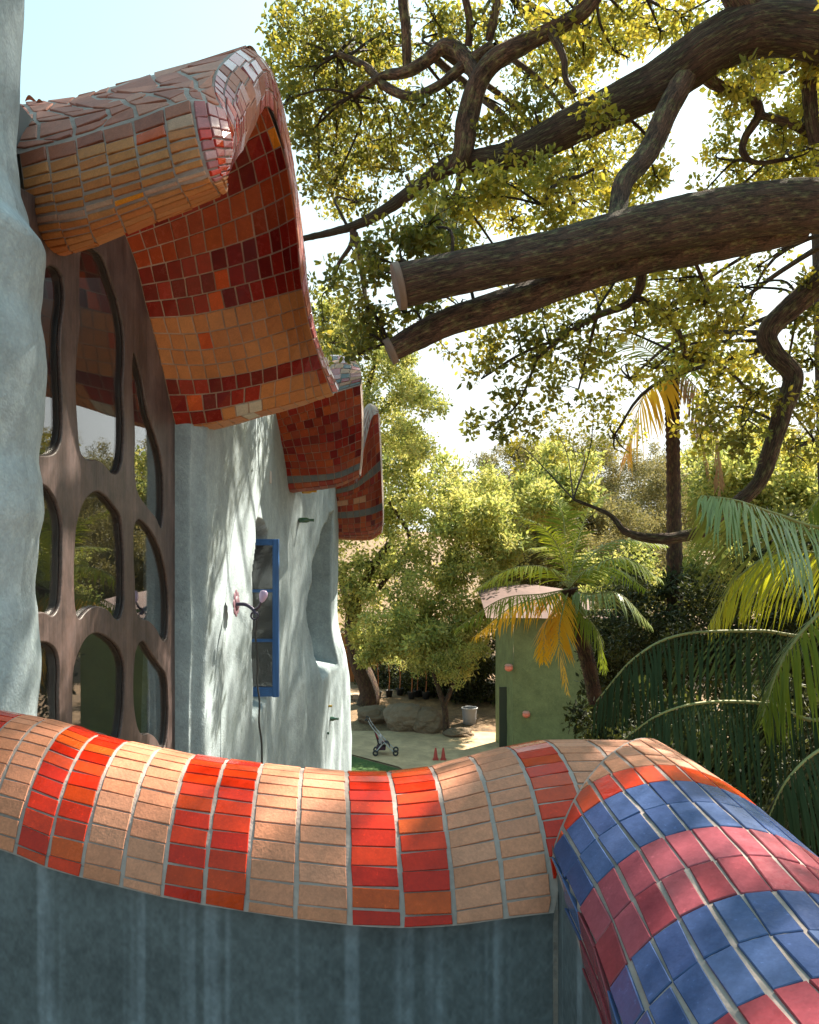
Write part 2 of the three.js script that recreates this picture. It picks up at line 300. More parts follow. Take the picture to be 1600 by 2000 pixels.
const frontRoll = new Roll([
  [-260, 1606, 1.80, .36], [-195, 1612, 1.78, .36], [-138, 1618, 1.76, .355], [-82, 1627, 1.74, .35], [-27, 1640, 1.72, .35], [31, 1658, 1.70, .35], [92, 1683, 1.68, .35], [160, 1702, 1.66, .35], [238, 1721, 1.64, .35], [318, 1740, 1.62, .35], [398, 1755, 1.60, .35],
  [482, 1768, 1.58, .35], [578, 1782, 1.56, .35], [683, 1794, 1.55, .352], [786, 1799, 1.55, .357], [889, 1794, 1.55, .365], [988, 1780, 1.55, .38], [1083, 1768, 1.55, .395], [1180, 1762, 1.555, .41], [1280, 1760, 1.56, .41], [1390, 1760, 1.57, .41], [1500, 1760, 1.58, .41],
].map(([px, py, d, r]) => [...P(px, py, d).toArray(), r]), V(-0.1, 0, -1), 27 * Math.PI / 180);
const K0 = 5, KC = 17;                                                                 // first red joint and inner corner
const sideRoll = new Roll([...Array(24)].map((_, i) => { const d = 2.08 - i * 0.105; return [0.288 + 0.006 * Math.sin(i), H - 0.590 - 0.055 * smooth(1.7, 0.9, d) - 0.05 * smooth(0.9, -0.2, d) - 0.02 * smooth(1.6, 2.05, d), -d, 0.285]; }), V(1, 0, -0.02), 30 * Math.PI / 180);
sideRoll.ext = (u) => 0.105 * smooth(5.3, 7.6, u);                                    // the tiling steps further down the inner face
function rollBody(roll, u0, u1, th1, keep) {                                           // keep: +1 clip the end u1 to the mitre, -1 clip the start u0
  const nu = 90, nv = 28;
  return gridGeo(nu, nv, (a, b) => {
    const th0 = roll.t0 - 0.035; let th; let s = u0, e = u1; th = lerp(th0, th1, b);
    { let lo = u0, hi = u1; for (let k = 0; k < 24; k++) { const m = (lo + hi) / 2, inside = MN.dot(roll.at(m, th)) <= MC + keep * 0.004; if (inside === (keep > 0)) { if (keep > 0) lo = m; else hi = m; } else if (keep > 0) hi = m; else lo = m; } if (keep > 0) e = hi; else s = lo; }
    const u = lerp(s, e, a); if (roll.ext) th = lerp(th0 - roll.ext(u) / 0.29, th1, b); const p = roll.at(u, th), n = roll.nrm(u, th); p.addScaledVector(n, 0.0015 * fbm(p.x * 30, p.y * 30, p.z * 30, 2));
    return [p, u * 0.1, th * 0.35];
  });
}
{
  const t = thing('parapet_wall', 'blue-green stucco parapet wall with tan and red striped tile coping across the front', 'wall', [0, 4, -1.9]);
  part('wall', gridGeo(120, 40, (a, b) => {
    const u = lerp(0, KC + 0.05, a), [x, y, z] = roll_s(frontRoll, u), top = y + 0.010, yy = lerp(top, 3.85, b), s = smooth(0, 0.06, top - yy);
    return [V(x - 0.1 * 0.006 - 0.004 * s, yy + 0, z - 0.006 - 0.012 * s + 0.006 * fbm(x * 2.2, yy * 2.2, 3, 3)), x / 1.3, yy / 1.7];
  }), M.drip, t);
  part('wall', gridGeo(80, 20, (a, b) => { const u = lerp(0, KC + 3, a), p = frontRoll.at(u, Math.PI), yy = lerp(p.y, 0, b); return [V(p.x, yy, p.z + 0.03), p.x / 1.4, yy / 1.4]; }), M.stucco, t);
  const cop = part('coping', rollBody(frontRoll, 0, 21, Math.PI, 1), M.grout, t);
  const dth = (r) => 0.0415 / r;
  for (let k = 0; k < 21; k++) {
    const c = k - K0, red = c < 0 ? (((c % 4) + 4) % 4 < 2 && c < -2 ? 'red' : 'tan') : c === 12 ? 'red' : c > 12 ? 'tan' : (c % 4 < 2 ? 'red' : 'tan');
    const [, , , r] = frontRoll.s(k + 0.5), off = 0.15 * Math.sin(k * 2.1);
    for (let i = 0; i < 15; i++) {
      let a = frontRoll.t0 - 0.03 + (i - 0.4 + off * 0.8) * dth(r), b = a + dth(r); if (b < frontRoll.t0 - 0.005) continue; a = Math.max(a, frontRoll.t0 - 0.032);
      const jt = () => (rnd() - 0.5) * 0.035, jb = () => (rnd() - 0.5) * 0.010;
      let poly = [frontRoll.at(k + 0.032 + jt(), a + jb()), frontRoll.at(k + 0.968 + jt(), a + jb()), frontRoll.at(k + 0.968 + jt(), b + jb()), frontRoll.at(k + 0.032 + jt(), b + jb())];
      poly = clip(poly, MN, MC - 0.004); if (poly.length < 3) continue;
      let m = pick(M[red]); if (red === 'red' && rnd() < 0.03) m = M.orangeRed[0];
      const g = slab(poly, frontRoll.nrm(k + 0.5, (a + b) / 2), { h: 0.0028, b: 0.0011, g: 0.0017, tilt: 0.0006 });
      if (g) part('coping_tile', g, m, cop);
    }
  }
}
function roll_s(r, u) { return r.s(u); }
{
  const t = thing('parapet_wall', 'parapet wall coming towards the viewer with blue and pink banded tile coping', 'wall', [0.55, 4, -1]);
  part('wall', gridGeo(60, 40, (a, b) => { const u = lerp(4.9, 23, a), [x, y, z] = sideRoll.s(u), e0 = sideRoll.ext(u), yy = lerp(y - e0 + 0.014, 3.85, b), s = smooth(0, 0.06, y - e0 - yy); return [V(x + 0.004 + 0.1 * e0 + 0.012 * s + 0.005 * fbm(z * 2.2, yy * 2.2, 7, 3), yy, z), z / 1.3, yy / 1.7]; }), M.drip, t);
  part('wall', gridGeo(40, 12, (a, b) => { const p = sideRoll.at(lerp(0, 23, a), Math.PI), yy = lerp(p.y, 0, b); return [V(p.x - 0.03, yy, p.z), p.z / 1.4, yy / 1.4]; }, true), M.stucco, t);
  const cop = part('coping', rollBody(sideRoll, -0, 23, Math.PI, -1), M.grout, t);
  const bands = ['tan', 'tan', 'tan', 'tan', 'red', 'blue', 'blue', 'pink', 'pink', 'blue', 'blue', 'pink', 'pink', 'blue', 'blue', 'pink', 'pink', 'blue', 'blue'];
  for (let k = 0; k < 19; k++) for (let i = -3; i < 14; i++) {
    const r = sideRoll.s(k)[3], st = 0.049 / 0.29, low = sideRoll.t0 - 0.035 - sideRoll.ext(k + 0.5) / 0.29, a = Math.max(low, sideRoll.t0 + 0.012 + i * st), b = sideRoll.t0 + 0.012 + (i + 1) * st, jt = () => (rnd() - 0.5) * 0.03, jb = () => (rnd() - 0.5) * 0.02;
    if (b < low + 0.03) continue; const q = 0.0014 / 0.29; let poly = [sideRoll.at(k + jt(), a + q + jb()), sideRoll.at(k + 1 + jt(), a + q + jb()), sideRoll.at(k + 1 + jt(), b - q + jb()), sideRoll.at(k + jt(), b - q + jb())];
    poly = clip(poly, MN.clone().negate(), -MC - 0.004); if (poly.length < 3) continue;
    const g = slab(poly, sideRoll.nrm(k + 0.5, (a + b) / 2), { h: 0.0035, b: 0.0013, g: 0.0017, tilt: 0.001 });
    if (g) part('coping_tile', g, pick(M[bands[k]]), cop);
  }
}
// the terrace floor that the viewer stands on
solo('terrace', boxAt(6, 0.25, 5.2, -1.6, 3.86, 0.95), M.stucco, null, null, null, 'structure');
// ------------------------------------------------------------------ the house
const house = thing('house', 'pale blue stucco house with wavy red tiled roof eaves and a carved wooden window screen', 'house', [-1.6, 0, -8]);
{
  // stucco front, seen at a glancing angle: x as a function of distance d and height y
  const base = [[5.28, -1.80], [5.35, -1.50], [5.46, -1.42], [6.2, -1.43], [6.9, -1.385], [7.6, -1.44], [8.6, -1.47], [9.4, -1.44], [10.0, -1.36], [10.6, -1.27], [11.4, -1.22], [12.0, -1.19], [12.6, -1.16], [13.2, -1.22], [13.6, -1.9]];
  const fx = (d, y) => {
    let x = table(base, d);
    x += 0.045 * fbm(d * 0.9, y * 0.45, 2.2, 3) + (0.02 + 0.035 * smooth(9, 10.5, d)) * fbm(d * 3.2, y * 0.9, 5.2, 3);
    x += 0.16 * smooth(-0.9, -2.2, y) * smooth(11.6, 12.6, d) * smooth(13.5, 13.0, d) + 0.05 * smooth(-1.1, -1.7, y) * smooth(9.3, 9.8, d);
    // window recess
    const dn = 6.98 + 0.07 * Math.sin(y * 4 + 0.6) + 0.05 * Math.sin(y * 9), arch = 0.20 + 0.10 * Math.sin(Math.PI * Math.min(1, Math.max(0, (d - 6.98) / 0.97)));
    x -= 0.30 * smooth(dn - 0.01, dn + 0.05, d) * smooth(8.02, 7.94, d) * smooth(-1.50, -1.36, y) * smooth(arch + 0.05, arch - 0.02, y);
    // tall deep niche
    const nn = table([[-1.75, 10.7], [-1.3, 10.45], [-0.7, 10.2], [-0.2, 10.45], [0.25, 11.0], [0.6, 11.7], [0.7, 12.0]], y), nf = 12.05;
    x -= 0.42 * smooth(nn - 0.02, nn + 0.06, d) * smooth(nf, nf - 0.05, d) * smooth(-1.72, -1.52, y) * smooth(0.70, 0.60, y);
    return x;
  };
  part('front_wall', gridGeo(340, 230, (u, v) => { const d = u < 0.2 ? lerp(5.28, 5.6, u / 0.2) : lerp(5.6, 13.6, (u - 0.2) / 0.8), y = lerp(-5.6, 1.75, v); const x = fx(d, y); return [V(x, H + y, -d), (d + x) / 1.4, y / 1.4]; }), M.stucco, house);
  part('end_wall', boxAt(4, 7.3, 0.3, -3.85, 3.65, -13.6), M.stucco, house);
  // rooms behind the screen
  part('interior_wall', merge([boxAt(0.2, 5, 4.5, -4.6, H - 0.2, -3.6), boxAt(3, 5, 0.2, -3.1, H - 0.2, -5.72), boxAt(3, 0.2, 4.5, -3.2, H - 2.2, -3.6), boxAt(2.9, 0.2, 3.6, -3.22, H + 1.95, -3.4), boxAt(3, 5, 0.2, -3.1, H - 0.2, -1.4)]), M.room, house);
  part('wall', boxAt(0.25, 3.6, 3.2, -1.78, 1.8, -4.0), M.stucco, house);
  part('wall', boxAt(2.6, 5.9, 0.3, -3.1, 2.95, -13.2), M.stucco, house);
  // carved wooden screen with its panes
  const X0 = -1.6, S = ([px, py]) => { const d = F * -X0 / (800 - px); return new THREE.Vector2(d, (1085 - py) / F * d); };
  const holes = [
    [[82, 545], [95, 522], [110, 524], [122, 542], [126, 585], [119, 645], [118, 710], [122, 790], [121, 850], [111, 880], [92, 889], [62, 880], [48, 840], [50, 620]],
    [[160, 490], [168, 483], [180, 486], [201, 503], [216, 545], [231, 592], [241, 645], [243, 700], [240, 760], [243, 830], [240, 892], [232, 920], [221, 924], [212, 916], [200, 902], [185, 897], [170, 896], [158, 880], [153, 830], [149, 745], [152, 690], [157, 640], [156, 560]],
    [[262, 690], [278, 742], [288, 800], [303, 850], [316, 900], [320, 960], [319, 1010], [315, 1031], [306, 1012], [286, 986], [270, 960], [264, 920], [265, 850], [262, 800], [259, 730]],
    [[62, 950], [78, 946], [95, 955], [112, 985], [121, 1020], [121, 1080], [120, 1140], [116, 1182], [104, 1201], [86, 1194], [62, 1196], [46, 1180], [46, 1000]],
    [[185, 962], [201, 965], [221, 987], [236, 1012], [241, 1060], [243, 1120], [242, 1180], [235, 1206], [226, 1208], [215, 1194], [201, 1185], [185, 1183], [169, 1194], [156, 1208], [149, 1190], [146, 1140], [147, 1080], [152, 1022], [165, 982]],
    [[270, 1016], [286, 1026], [305, 1055], [318, 1092], [327, 1140], [329, 1200], [326, 1244], [319, 1251], [305, 1226], [291, 1211], [275, 1206], [267, 1190], [264, 1130], [262, 1080], [263, 1030]],
    [[62, 1256], [80, 1255], [96, 1258], [110, 1272], [116, 1300], [115, 1360], [114, 1440], [100, 1470], [60, 1470], [48, 1400], [48, 1290]],
    [[190, 1237], [211, 1246], [232, 1267], [243, 1297], [243, 1350], [240, 1402], [233, 1440], [223, 1446], [212, 1436], [196, 1429], [180, 1431], [165, 1442], [152, 1450], [144, 1430], [143, 1380], [145, 1310], [155, 1274], [170, 1247]],
    [[279, 1253], [295, 1275], [311, 1299], [325, 1322], [329, 1380], [327, 1430], [322, 1459], [315, 1458], [305, 1441], [291, 1431], [279, 1434], [270, 1420], [263, 1380], [262, 1320], [267, 1270]],
    [[60, 1530], [95, 1520], [114, 1545], [116, 1640], [60, 1640]], [[160, 1500], [195, 1482], [232, 1500], [242, 1560], [240, 1640], [150, 1640]], [[275, 1490], [300, 1500], [325, 1540], [327, 1640], [270, 1640]],
  ].map((h) => new THREE.CatmullRomCurve3(h.map((p) => { const s = S(p); return V(s.x, s.y, 0); }), true, 'centripetal').getPoints(70).map((p) => new THREE.Vector2(p.x, p.y)));
  const outline = [[2.6, -2.6], [5.42, -2.6], [5.42, 0.85], [5.36, 0.95], [4.9, 1.55], [4.4, 1.95], [3.9, 1.85], [3.4, 1.55], [2.6, 1.4]].map((p) => new THREE.Vector2(...p));
  const basis = new THREE.Matrix4().makeBasis(V(0, 0, -1), V(0, 1, 0), V(1, 0, 0));
  const frame = (grow, depth, bv, x) => {
    const sh = new THREE.Shape(outline);
    for (const h of holes) { const c = h.reduce((s, p) => s.add(p), new THREE.Vector2()).divideScalar(h.length); sh.holes.push(new THREE.Path(h.map((p) => { const r = p.clone().sub(c), l = r.length(); return c.clone().add(r.multiplyScalar(Math.max(0.3, (l - grow) / l))); }))); }
    const g = new THREE.ExtrudeGeometry(sh, { depth, bevelEnabled: bv > 0, bevelThickness: bv, bevelSize: bv, bevelOffset: -bv, bevelSegments: 5, steps: 1, curveSegments: 8 });
    const uv = g.attributes.uv; for (let i = 0; i < uv.count; i++) uv.setXY(i, uv.getX(i) * 1.3, uv.getY(i) * 0.8);
    g.applyMatrix4(basis); g.translate(x, H, 0); return g;
  };
  const scr = part('window_screen', frame(-0.003, 0.004, 0.007, X0 - 0.011), M.wood, house);
  part('inner_frame', frame(0.0, 0.035, 0, X0 - 0.0525), M.darkWood, scr);
  for (const h of holes.slice(0, 9)) {
    let a = 1e9, b = -1e9, c = 1e9, e = -1e9; for (const p of h) { a = Math.min(a, p.x); b = Math.max(b, p.x); c = Math.min(c, p.y); e = Math.max(e, p.y); }
    part('pane', boxAt(0.004, e - c + 0.03, b - a + 0.03, X0 - 0.027, H + (c + e) / 2, -(a + b) / 2), M.glass, scr);
  }
  // bulging pillar at the left
  const prof = [[-60, .445], [10, .445], [180, .43], [300, .415], [380, .43], [450, .465], [500, .525], [560, .515], [620, .505], [680, .52], [720, .525], [800, .515], [900, .495], [950, .51], [1000, .515], [1060, .495], [1150, .48], [1200, .49], [1300, .505], [1410, .49], [1600, .50]];
  part('pillar', gridGeo(120, 160, (u, v) => {
    const py = lerp(-260, 1700, v), y = (1085 - py) / F * 3.05, a = u * Math.PI * 2, ca = Math.cos(a), sa = Math.sin(a);
    const r = table(prof, py) + 0.012 * fbm(ca * 2, sa * 2, y * 1.4, 3);
    return [V(-1.9 + ca * r, H + y, -2.85 - sa * r), u * 2.4, y / 1.4];
  }), M.stucco, house);
}
// tiled eaves
const counts300 = {};
const one = (name, most = 300) => () => { counts300[name] = (counts300[name] ?? 0) + 1; return counts300[name] <= most; };
const steps = (n, a = 0, b = 1) => [...Array(n + 1)].map((_, i) => lerp(a, b, i / n));
function eave(name, grid, nu, nv, mat, to) { const s = new Patch(grid).face(to); return [s, part(name, s.body(nu, nv), mat, house)]; }
{
  // first wave: underside
  const [s, body] = eave('soffit', [
    [[205, 385, 4.10], [300, 330, 4.2], [400, 280, 4.25], [475, 232, 4.25], [522, 207, 4.22]],
    [[240, 450, 4.36], [335, 412, 4.5], [425, 372, 4.55], [505, 332, 4.5], [556, 306, 4.4]],
    [[268, 525, 4.58], [355, 505, 4.75], [440, 482, 4.8], [525, 452, 4.75], [577, 425, 4.6]],
    [[287, 605, 4.76], [370, 598, 4.93], [455, 580, 5.0], [540, 558, 4.95], [588, 545, 4.8]],
    [[307, 680, 4.95], [390, 684, 5.1], [475, 670, 5.15], [560, 645, 5.15], [603, 630, 5.0]],
    [[325, 755, 5.13], [405, 754, 5.25], [490, 740, 5.3], [570, 720, 5.35], [625, 705, 5.25]],
    [[343, 832, 5.34], [415, 824, 5.4], [490, 806, 5.5], [570, 786, 5.6], [648, 765, 5.6]],
    [[352, 850, 5.6], [440, 835, 5.75], [520, 812, 5.9], [590, 793, 6.0], [655, 768, 5.9]],
  ], 50, 70, M.groutRed, [0, -0.3, 1]);
  const v6 = 6 / 7, rows = [...steps(15, 0, v6), 0.925, 0.985];
  const col = (r, u, v, k, n) => {
    const b = 14 - r, q = rnd();
    if (r >= 15) return q < 0.15 ? M.white[0] : pick(M.ochre);
    if (b === 0) return u > 0.30 ? (u < 0.6 && q < 0.6 ? M.white[0] : pick(M.ochre)) : pick(M.darkRed);
    if (b === 1) return u > 0.55 ? pick(q < 0.5 ? M.rust : M.ochre) : q < 0.2 ? M.orangeRed[0] : pick(M.darkRed);
    if (b === 2) return pick(M.darkRed);
    if (b >= 3 && b <= 6) return q < 0.025 ? M.white[0] : q < 0.045 ? M.orangeRed[0] : pick(M.ochre);
    if (b >= 7 && b <= 9) return q < 0.05 ? M.orangeRed[0] : pick(M.darkRed);
    if (b >= 10 && b <= 11) return q < 0.03 ? pick(M.ochre) : pick(M.rust);
    if (b === 12) return u > 0.85 ? pick(M.darkRed) : pick(M.darkRed);
    if (b === 13) return u > 0.8 && q < 0.5 ? pick(M.amber) : pick(M.darkRed);
    return u > 0.7 ? pick(M.rust) : pick(M.darkRed);
  };
  const single = one('soffit_tile');
  tileField(s, { rows, pitch: 0.098, jitter: 0.14, color: col, parent: body, name: () => 'soffit_tile', single, slabOpts: { h: 0.004, b: 0.0015, g: 0.0046, tilt: 0.0015 }, to: 0.84 });
  tileField(s, { rows, pitch: 0.062, jitter: 0.10, color: col, parent: body, name: () => 'soffit_tile', single, slabOpts: { h: 0.004, b: 0.0015, g: 0.0038, tilt: 0.0012 }, from: 0.84 });
  // near rounded end, faced with bricks
  const [f, fb] = eave('fascia', [
    [[38, 300, 3.45], [148, 270, 3.3], [260, 236, 3.15], [375, 198, 3.06], [436, 216, 3.2]],
    [[48, 370, 3.38], [158, 340, 3.2], [270, 305, 3.05], [388, 272, 2.97], [451, 275, 3.16]],
    [[62, 430, 3.38], [168, 410, 3.2], [282, 375, 3.05], [405, 336, 2.97], [447, 325, 3.17]],
    [[80, 475, 3.45], [180, 455, 3.3], [300, 410, 3.15], [420, 364, 3.06], [440, 352, 3.22]],
    [[95, 505, 3.65], [190, 474, 3.5], [305, 430, 3.38], [430, 377, 3.27], [440, 364, 3.38]],
    [[120, 500, 3.95], [205, 462, 3.85], [312, 418, 3.75], [436, 366, 3.6], [442, 358, 3.68]],
  ], 50, 40, M.grout, [0, 0, 1]);
  for (let r = 0; r < 13; r++) for (let k = 0; k < 9; k++) {
    const VS = [0, 0.082, 0.148, 0.205, 0.262, 0.32, 0.378, 0.44, 0.505, 0.575, 0.65, 0.73, 0.82, 0.92], off = 0.012 * Math.sin(k * 2.3), a = VS[r] + off, b = VS[r + 1] + off, u0 = k < 6 ? k / 8 : 0.75 + (k - 6) / 12, u1 = k < 6 ? (k + 1) / 8 : 0.75 + (k - 5) / 12, q = rnd();
    const j = () => (rnd() - 0.5) * 0.006, poly = [f.at(u0 + j(), Math.max(0, a + j())), f.at(u1 + j(), Math.max(0, a + j())), f.at(u1 + j(), b + j()), f.at(u0 + j(), b + j())];
    const m = k >= 6 ? (r < 2 ? pick(M.rose) : r > 7 ? pick(M.brick) : q < 0.3 ? pick(M.rose) : pick(M.red)) : r === 0 ? pick(M.terra) : (r === 1 && k === 4) ? M.orangeRed[0] : (r === 6 && k === 3) ? M.amber[0] : (k === 5 && r === 1) || (r === 6 && k !== 3) ? pick(M.pale) : pick(M.brick);
    const fn = f.nrm((u0 + u1) / 2, (a + b) / 2); addTile(slab(lifted(poly, f, (u0 + u1) / 2, (a + b) / 2, fn), fn, { h: k > 5 ? 0.009 : 0.007, b: 0.0025, g: k > 5 ? 0.003 : r < 7 ? 0.006 : 0.004, tilt: 0.002 }), m, fb, 'fascia_brick');
  }
  // end cap and verge: sunlit outer edge that runs over the crest and down the far side
  const [w, wb] = eave('verge', [
    [[436, 216, 3.2], [451, 275, 3.16], [447, 325, 3.17], [440, 352, 3.22]],
    [[418, 172, 3.38], [458, 218, 3.34], [464, 270, 3.36], [455, 318, 3.42]],
    [[430, 130, 3.6], [472, 175, 3.55], [484, 230, 3.6], [478, 285, 3.7]],
    [[472, 96, 4.1], [508, 125, 4.1], [520, 170, 4.13], [520, 208, 4.2]],
    [[505, 108, 4.45], [536, 155, 4.38], [548, 210, 4.35], [549, 266, 4.36]],
    [[530, 145, 4.75], [562, 262, 4.62], [573, 340, 4.60], [575, 405, 4.58]],
    [[560, 260, 5.25], [587, 430, 4.97], [593, 510, 4.86], [588, 545, 4.8]],
    [[580, 420, 5.65], [602, 575, 5.22], [608, 622, 5.06], [603, 630, 5.0]],
    [[600, 595, 5.95], [625, 680, 5.55], [632, 704, 5.37], [625, 705, 5.25]],
    [[640, 725, 6.3], [658, 750, 5.85], [660, 764, 5.67], [648, 765, 5.6]],
  ].map((r) => r.slice()), 24, 90, M.grout, [1, 0.6, 0.3]);
  const wc = (r, u, v) => v < 0.12 ? pick(u > 0.75 ? M.darkRed : rnd() < 0.4 ? M.red : M.rose) : rnd() < 0.6 ? pick(M.rose) : pick(M.terra);
  tileField(w, { rows: steps(34), pitch: 0.085, color: wc, parent: wb, name: () => 'verge_tile', single: one('verge_tile'), slabOpts: { h: 0.005, b: 0.002, g: 0.0035, tilt: 0.002 } });
  // top of the wave: crazy paving
  const [e, eb] = eave('roof', [
    [[-20, 318, 3.5], [38, 300, 3.45], [148, 270, 3.3], [260, 236, 3.15], [375, 198, 3.06], [436, 216, 3.2]],
    [[-20, 262, 3.7], [42, 250, 3.65], [148, 230, 3.5], [260, 197, 3.35], [350, 172, 3.3], [418, 172, 3.38]],
    [[-20, 230, 3.9], [45, 222, 3.87], [150, 206, 3.77], [260, 175, 3.7], [430, 130, 3.6]],
    [[-20, 210, 4.15], [42, 205, 4.1], [150, 192, 4.1], [255, 160, 4.1], [472, 96, 4.1]],
    [[-20, 260, 4.6], [60, 250, 4.6], [160, 240, 4.6], [270, 200, 4.5], [505, 108, 4.45]],
    [[60, 420, 5.4], [160, 400, 5.4], [260, 390, 5.3], [370, 330, 5.3], [560, 260, 5.25]],
    [[160, 640, 6.2], [300, 640, 6.2], [400, 640, 6.2], [500, 620, 6.1], [600, 595, 5.95]],
    [[250, 760, 6.8], [360, 760, 6.8], [460, 755, 6.6], [560, 750, 6.5], [640, 725, 6.3]],
  ], 50, 60, M.grout, [0, 1, 0.1]);
  // irregular flags: jittered cells with cut corners
  const nx = 10, ny = 9, pts = {}; const pt = (i, j) => pts[i + '_' + j] ??= [(i + (i > 0 && i < nx ? (rnd() - 0.5) * 0.75 : 0)) / nx, Math.max(0.012, (j + (j > 0 ? (rnd() - 0.5) * 0.7 : 0)) / ny * 0.60)];
  for (let j = 0; j < ny; j++) for (let i = 0; i < nx; i++) {
    let q = [pt(i, j), pt(i + 1, j), pt(i + 1, j + 1), pt(i, j + 1)];
    const cutc = Math.floor(rnd() * 4), out = []; q.forEach((p, k) => { if (k === cutc && rnd() < 0.6) { const a = q[(k + 3) % 4], b = q[(k + 1) % 4]; out.push([lerp(p[0], a[0], 0.3), lerp(p[1], a[1], 0.3)], [lerp(p[0], b[0], 0.3), lerp(p[1], b[1], 0.3)]); } else out.push(p); });
    const cu = out.reduce((s, p) => s + p[0], 0) / out.length, cv = out.reduce((s, p) => s + p[1], 0) / out.length;
    addTile(slab(out.map((p) => e.at(p[0], p[1])), e.nrm(cu, cv), { h: 0.006, b: 0.003, g: 0.010, tilt: 0.0025 }), pick(M.stone), eb, 'roof_stone');
  }
  // second wave
  const r0 = [[515, 815, 8.7], [570, 795, 8.6], [640, 772, 8.5], [704, 752, 8.4]];
  const [s2, b2] = eave('soffit', [r0,
    [[535, 860, 8.9], [585, 850, 8.9], [650, 838, 8.9], [707, 818, 8.7]], [[550, 905, 9.1], [600, 905, 9.1], [655, 900, 9.1], [706, 880, 8.9]],
    [[562, 955, 9.3], [610, 950, 9.3], [660, 943, 9.3], [702, 925, 9.1]], [[572, 962, 9.7], [615, 958, 9.7], [662, 950, 9.7], [702, 932, 9.5]]], 36, 40, M.groutRed, [0, -0.2, 1]);
  tileField(s2, { rows: [...steps(11, 0, 0.75), 0.83, 0.92], pitch: 0.098, color: (r, u) => r === 9 ? pick(M.slate) : r === 4 || (r === 5 && rnd() < 0.4) ? pick(M.darkRed) : rnd() < 0.012 ? M.white[0] : rnd() < 0.25 ? pick(M.darkRed) : pick(M.rust), parent: b2, name: () => 'soffit_tile', single, slabOpts: { h: 0.006, b: 0.002, g: 0.0035, tilt: 0.002 } });
  const [t2, tb2] = eave('roof', [r0.map((a) => a),
    [[520, 790, 8.75], [580, 770, 8.65], [645, 745, 8.6], [706, 735, 8.5]], [[540, 770, 9.0], [600, 735, 9.0], [655, 708, 8.95], [703, 718, 8.75]],
    [[560, 745, 9.5], [620, 705, 9.5], [655, 697, 9.4], [692, 706, 9.15]], [[580, 790, 10.2], [630, 760, 10.2], [670, 745, 10.2], [700, 735, 9.9]], [[600, 900, 11], [640, 900, 11], [670, 900, 11], [700, 880, 10.8]]], 30, 40, M.grout, [0, 1, 0.3]);
  tileField(t2, { rows: steps(13, 0.02, 0.8), pitch: 0.13, jitter: 0.3, color: () => rnd() < 0.3 ? pick(M.pale) : rnd() < 0.4 ? pick(M.slate) : pick(M.rose), parent: tb2, name: () => 'roof_stone', single: one('roof_stone', 120), slabOpts: { h: 0.007, b: 0.002, g: 0.005, tilt: 0.003 } });
  part('verge', new Patch([[[704, 752, 8.4], [707, 818, 8.7], [706, 880, 8.9], [702, 925, 9.1]], [[706, 735, 8.5], [711, 815, 9.0], [710, 880, 9.2], [705, 930, 9.4]], [[692, 706, 9.15], [706, 790, 9.8], [706, 880, 10], [700, 935, 10]]]).body(10, 20), M.grout, house);
  // third wave
  const q0 = [[690, 870, 12], [712, 832, 12], [727, 810, 12], [739, 806, 12]];
  const [s3, b3] = eave('soffit', [q0, [[635, 952, 12.3], [690, 935, 12.25], [722, 905, 12.2], [743, 885, 12.1]], [[640, 985, 12.5], [685, 980, 12.5], [725, 970, 12.5], [746, 960, 12.3]],
    [[645, 1030, 12.7], [690, 1030, 12.7], [725, 1025, 12.7], [748, 1015, 12.5]], [[650, 1050, 12.9], [690, 1053, 12.9], [725, 1052, 12.9], [745, 1040, 12.8]], [[655, 1050, 13.4], [690, 1052, 13.4], [725, 1050, 13.4], [743, 1038, 13.3]]], 30, 44, M.groutRed, [0, -0.2, 1]);
  tileField(s3, { rows: [...steps(17, 0, 0.8), 0.87, 0.95], pitch: 0.098, color: (r, u) => r === 5 || r === 10 ? pick(M.slate) : r === 8 && u < 0.6 && rnd() < 0.7 ? pick(M.pale) : r > 16 ? pick(M.ochre) : rnd() < 0.3 ? pick(M.darkRed) : pick(M.rust), parent: b3, name: () => 'soffit_tile', single, slabOpts: { h: 0.006, b: 0.002, g: 0.004, tilt: 0.002 } });
  const [t3, tb3] = eave('roof', [[[697, 946, 11.7], [706, 900, 11.75], [716, 855, 11.85], [727, 815, 11.95], [740, 808, 12]], [[692, 935, 11.9], [702, 880, 11.9], [711, 830, 12], [724, 795, 12.1], [739, 800, 12.15]],
    [[680, 930, 12.3], [692, 860, 12.3], [703, 815, 12.4], [718, 790, 12.4], [734, 793, 12.4]], [[670, 940, 13], [688, 880, 13], [702, 830, 13], [716, 805, 13], [735, 815, 12.8]]], 30, 24, M.grout, [0.6, 1, 0.3]);
  tileField(t3, { rows: steps(6, 0.03, 0.9), pitch: 0.13, jitter: 0.3, color: () => rnd() < 0.4 ? pick(M.pale) : pick(M.rose), parent: tb3, name: () => 'roof_stone', single: one('roof_stone', 120), slabOpts: { h: 0.007, b: 0.002, g: 0.005, tilt: 0.003 } });
  part('verge', new Patch([[[739, 806, 12], [743, 885, 12.1], [746, 960, 12.3], [748, 1015, 12.5], [745, 1040, 12.8]], [[742, 812, 12.3], [746, 885, 12.5], [749, 960, 12.7], [750, 1015, 12.9], [747, 1040, 13.1]], [[735, 815, 12.8], [740, 885, 13.2], [744, 960, 13.4], [746, 1015, 13.5], [742, 1036, 13.6]]]).body(12, 10), M.grout, house);
}
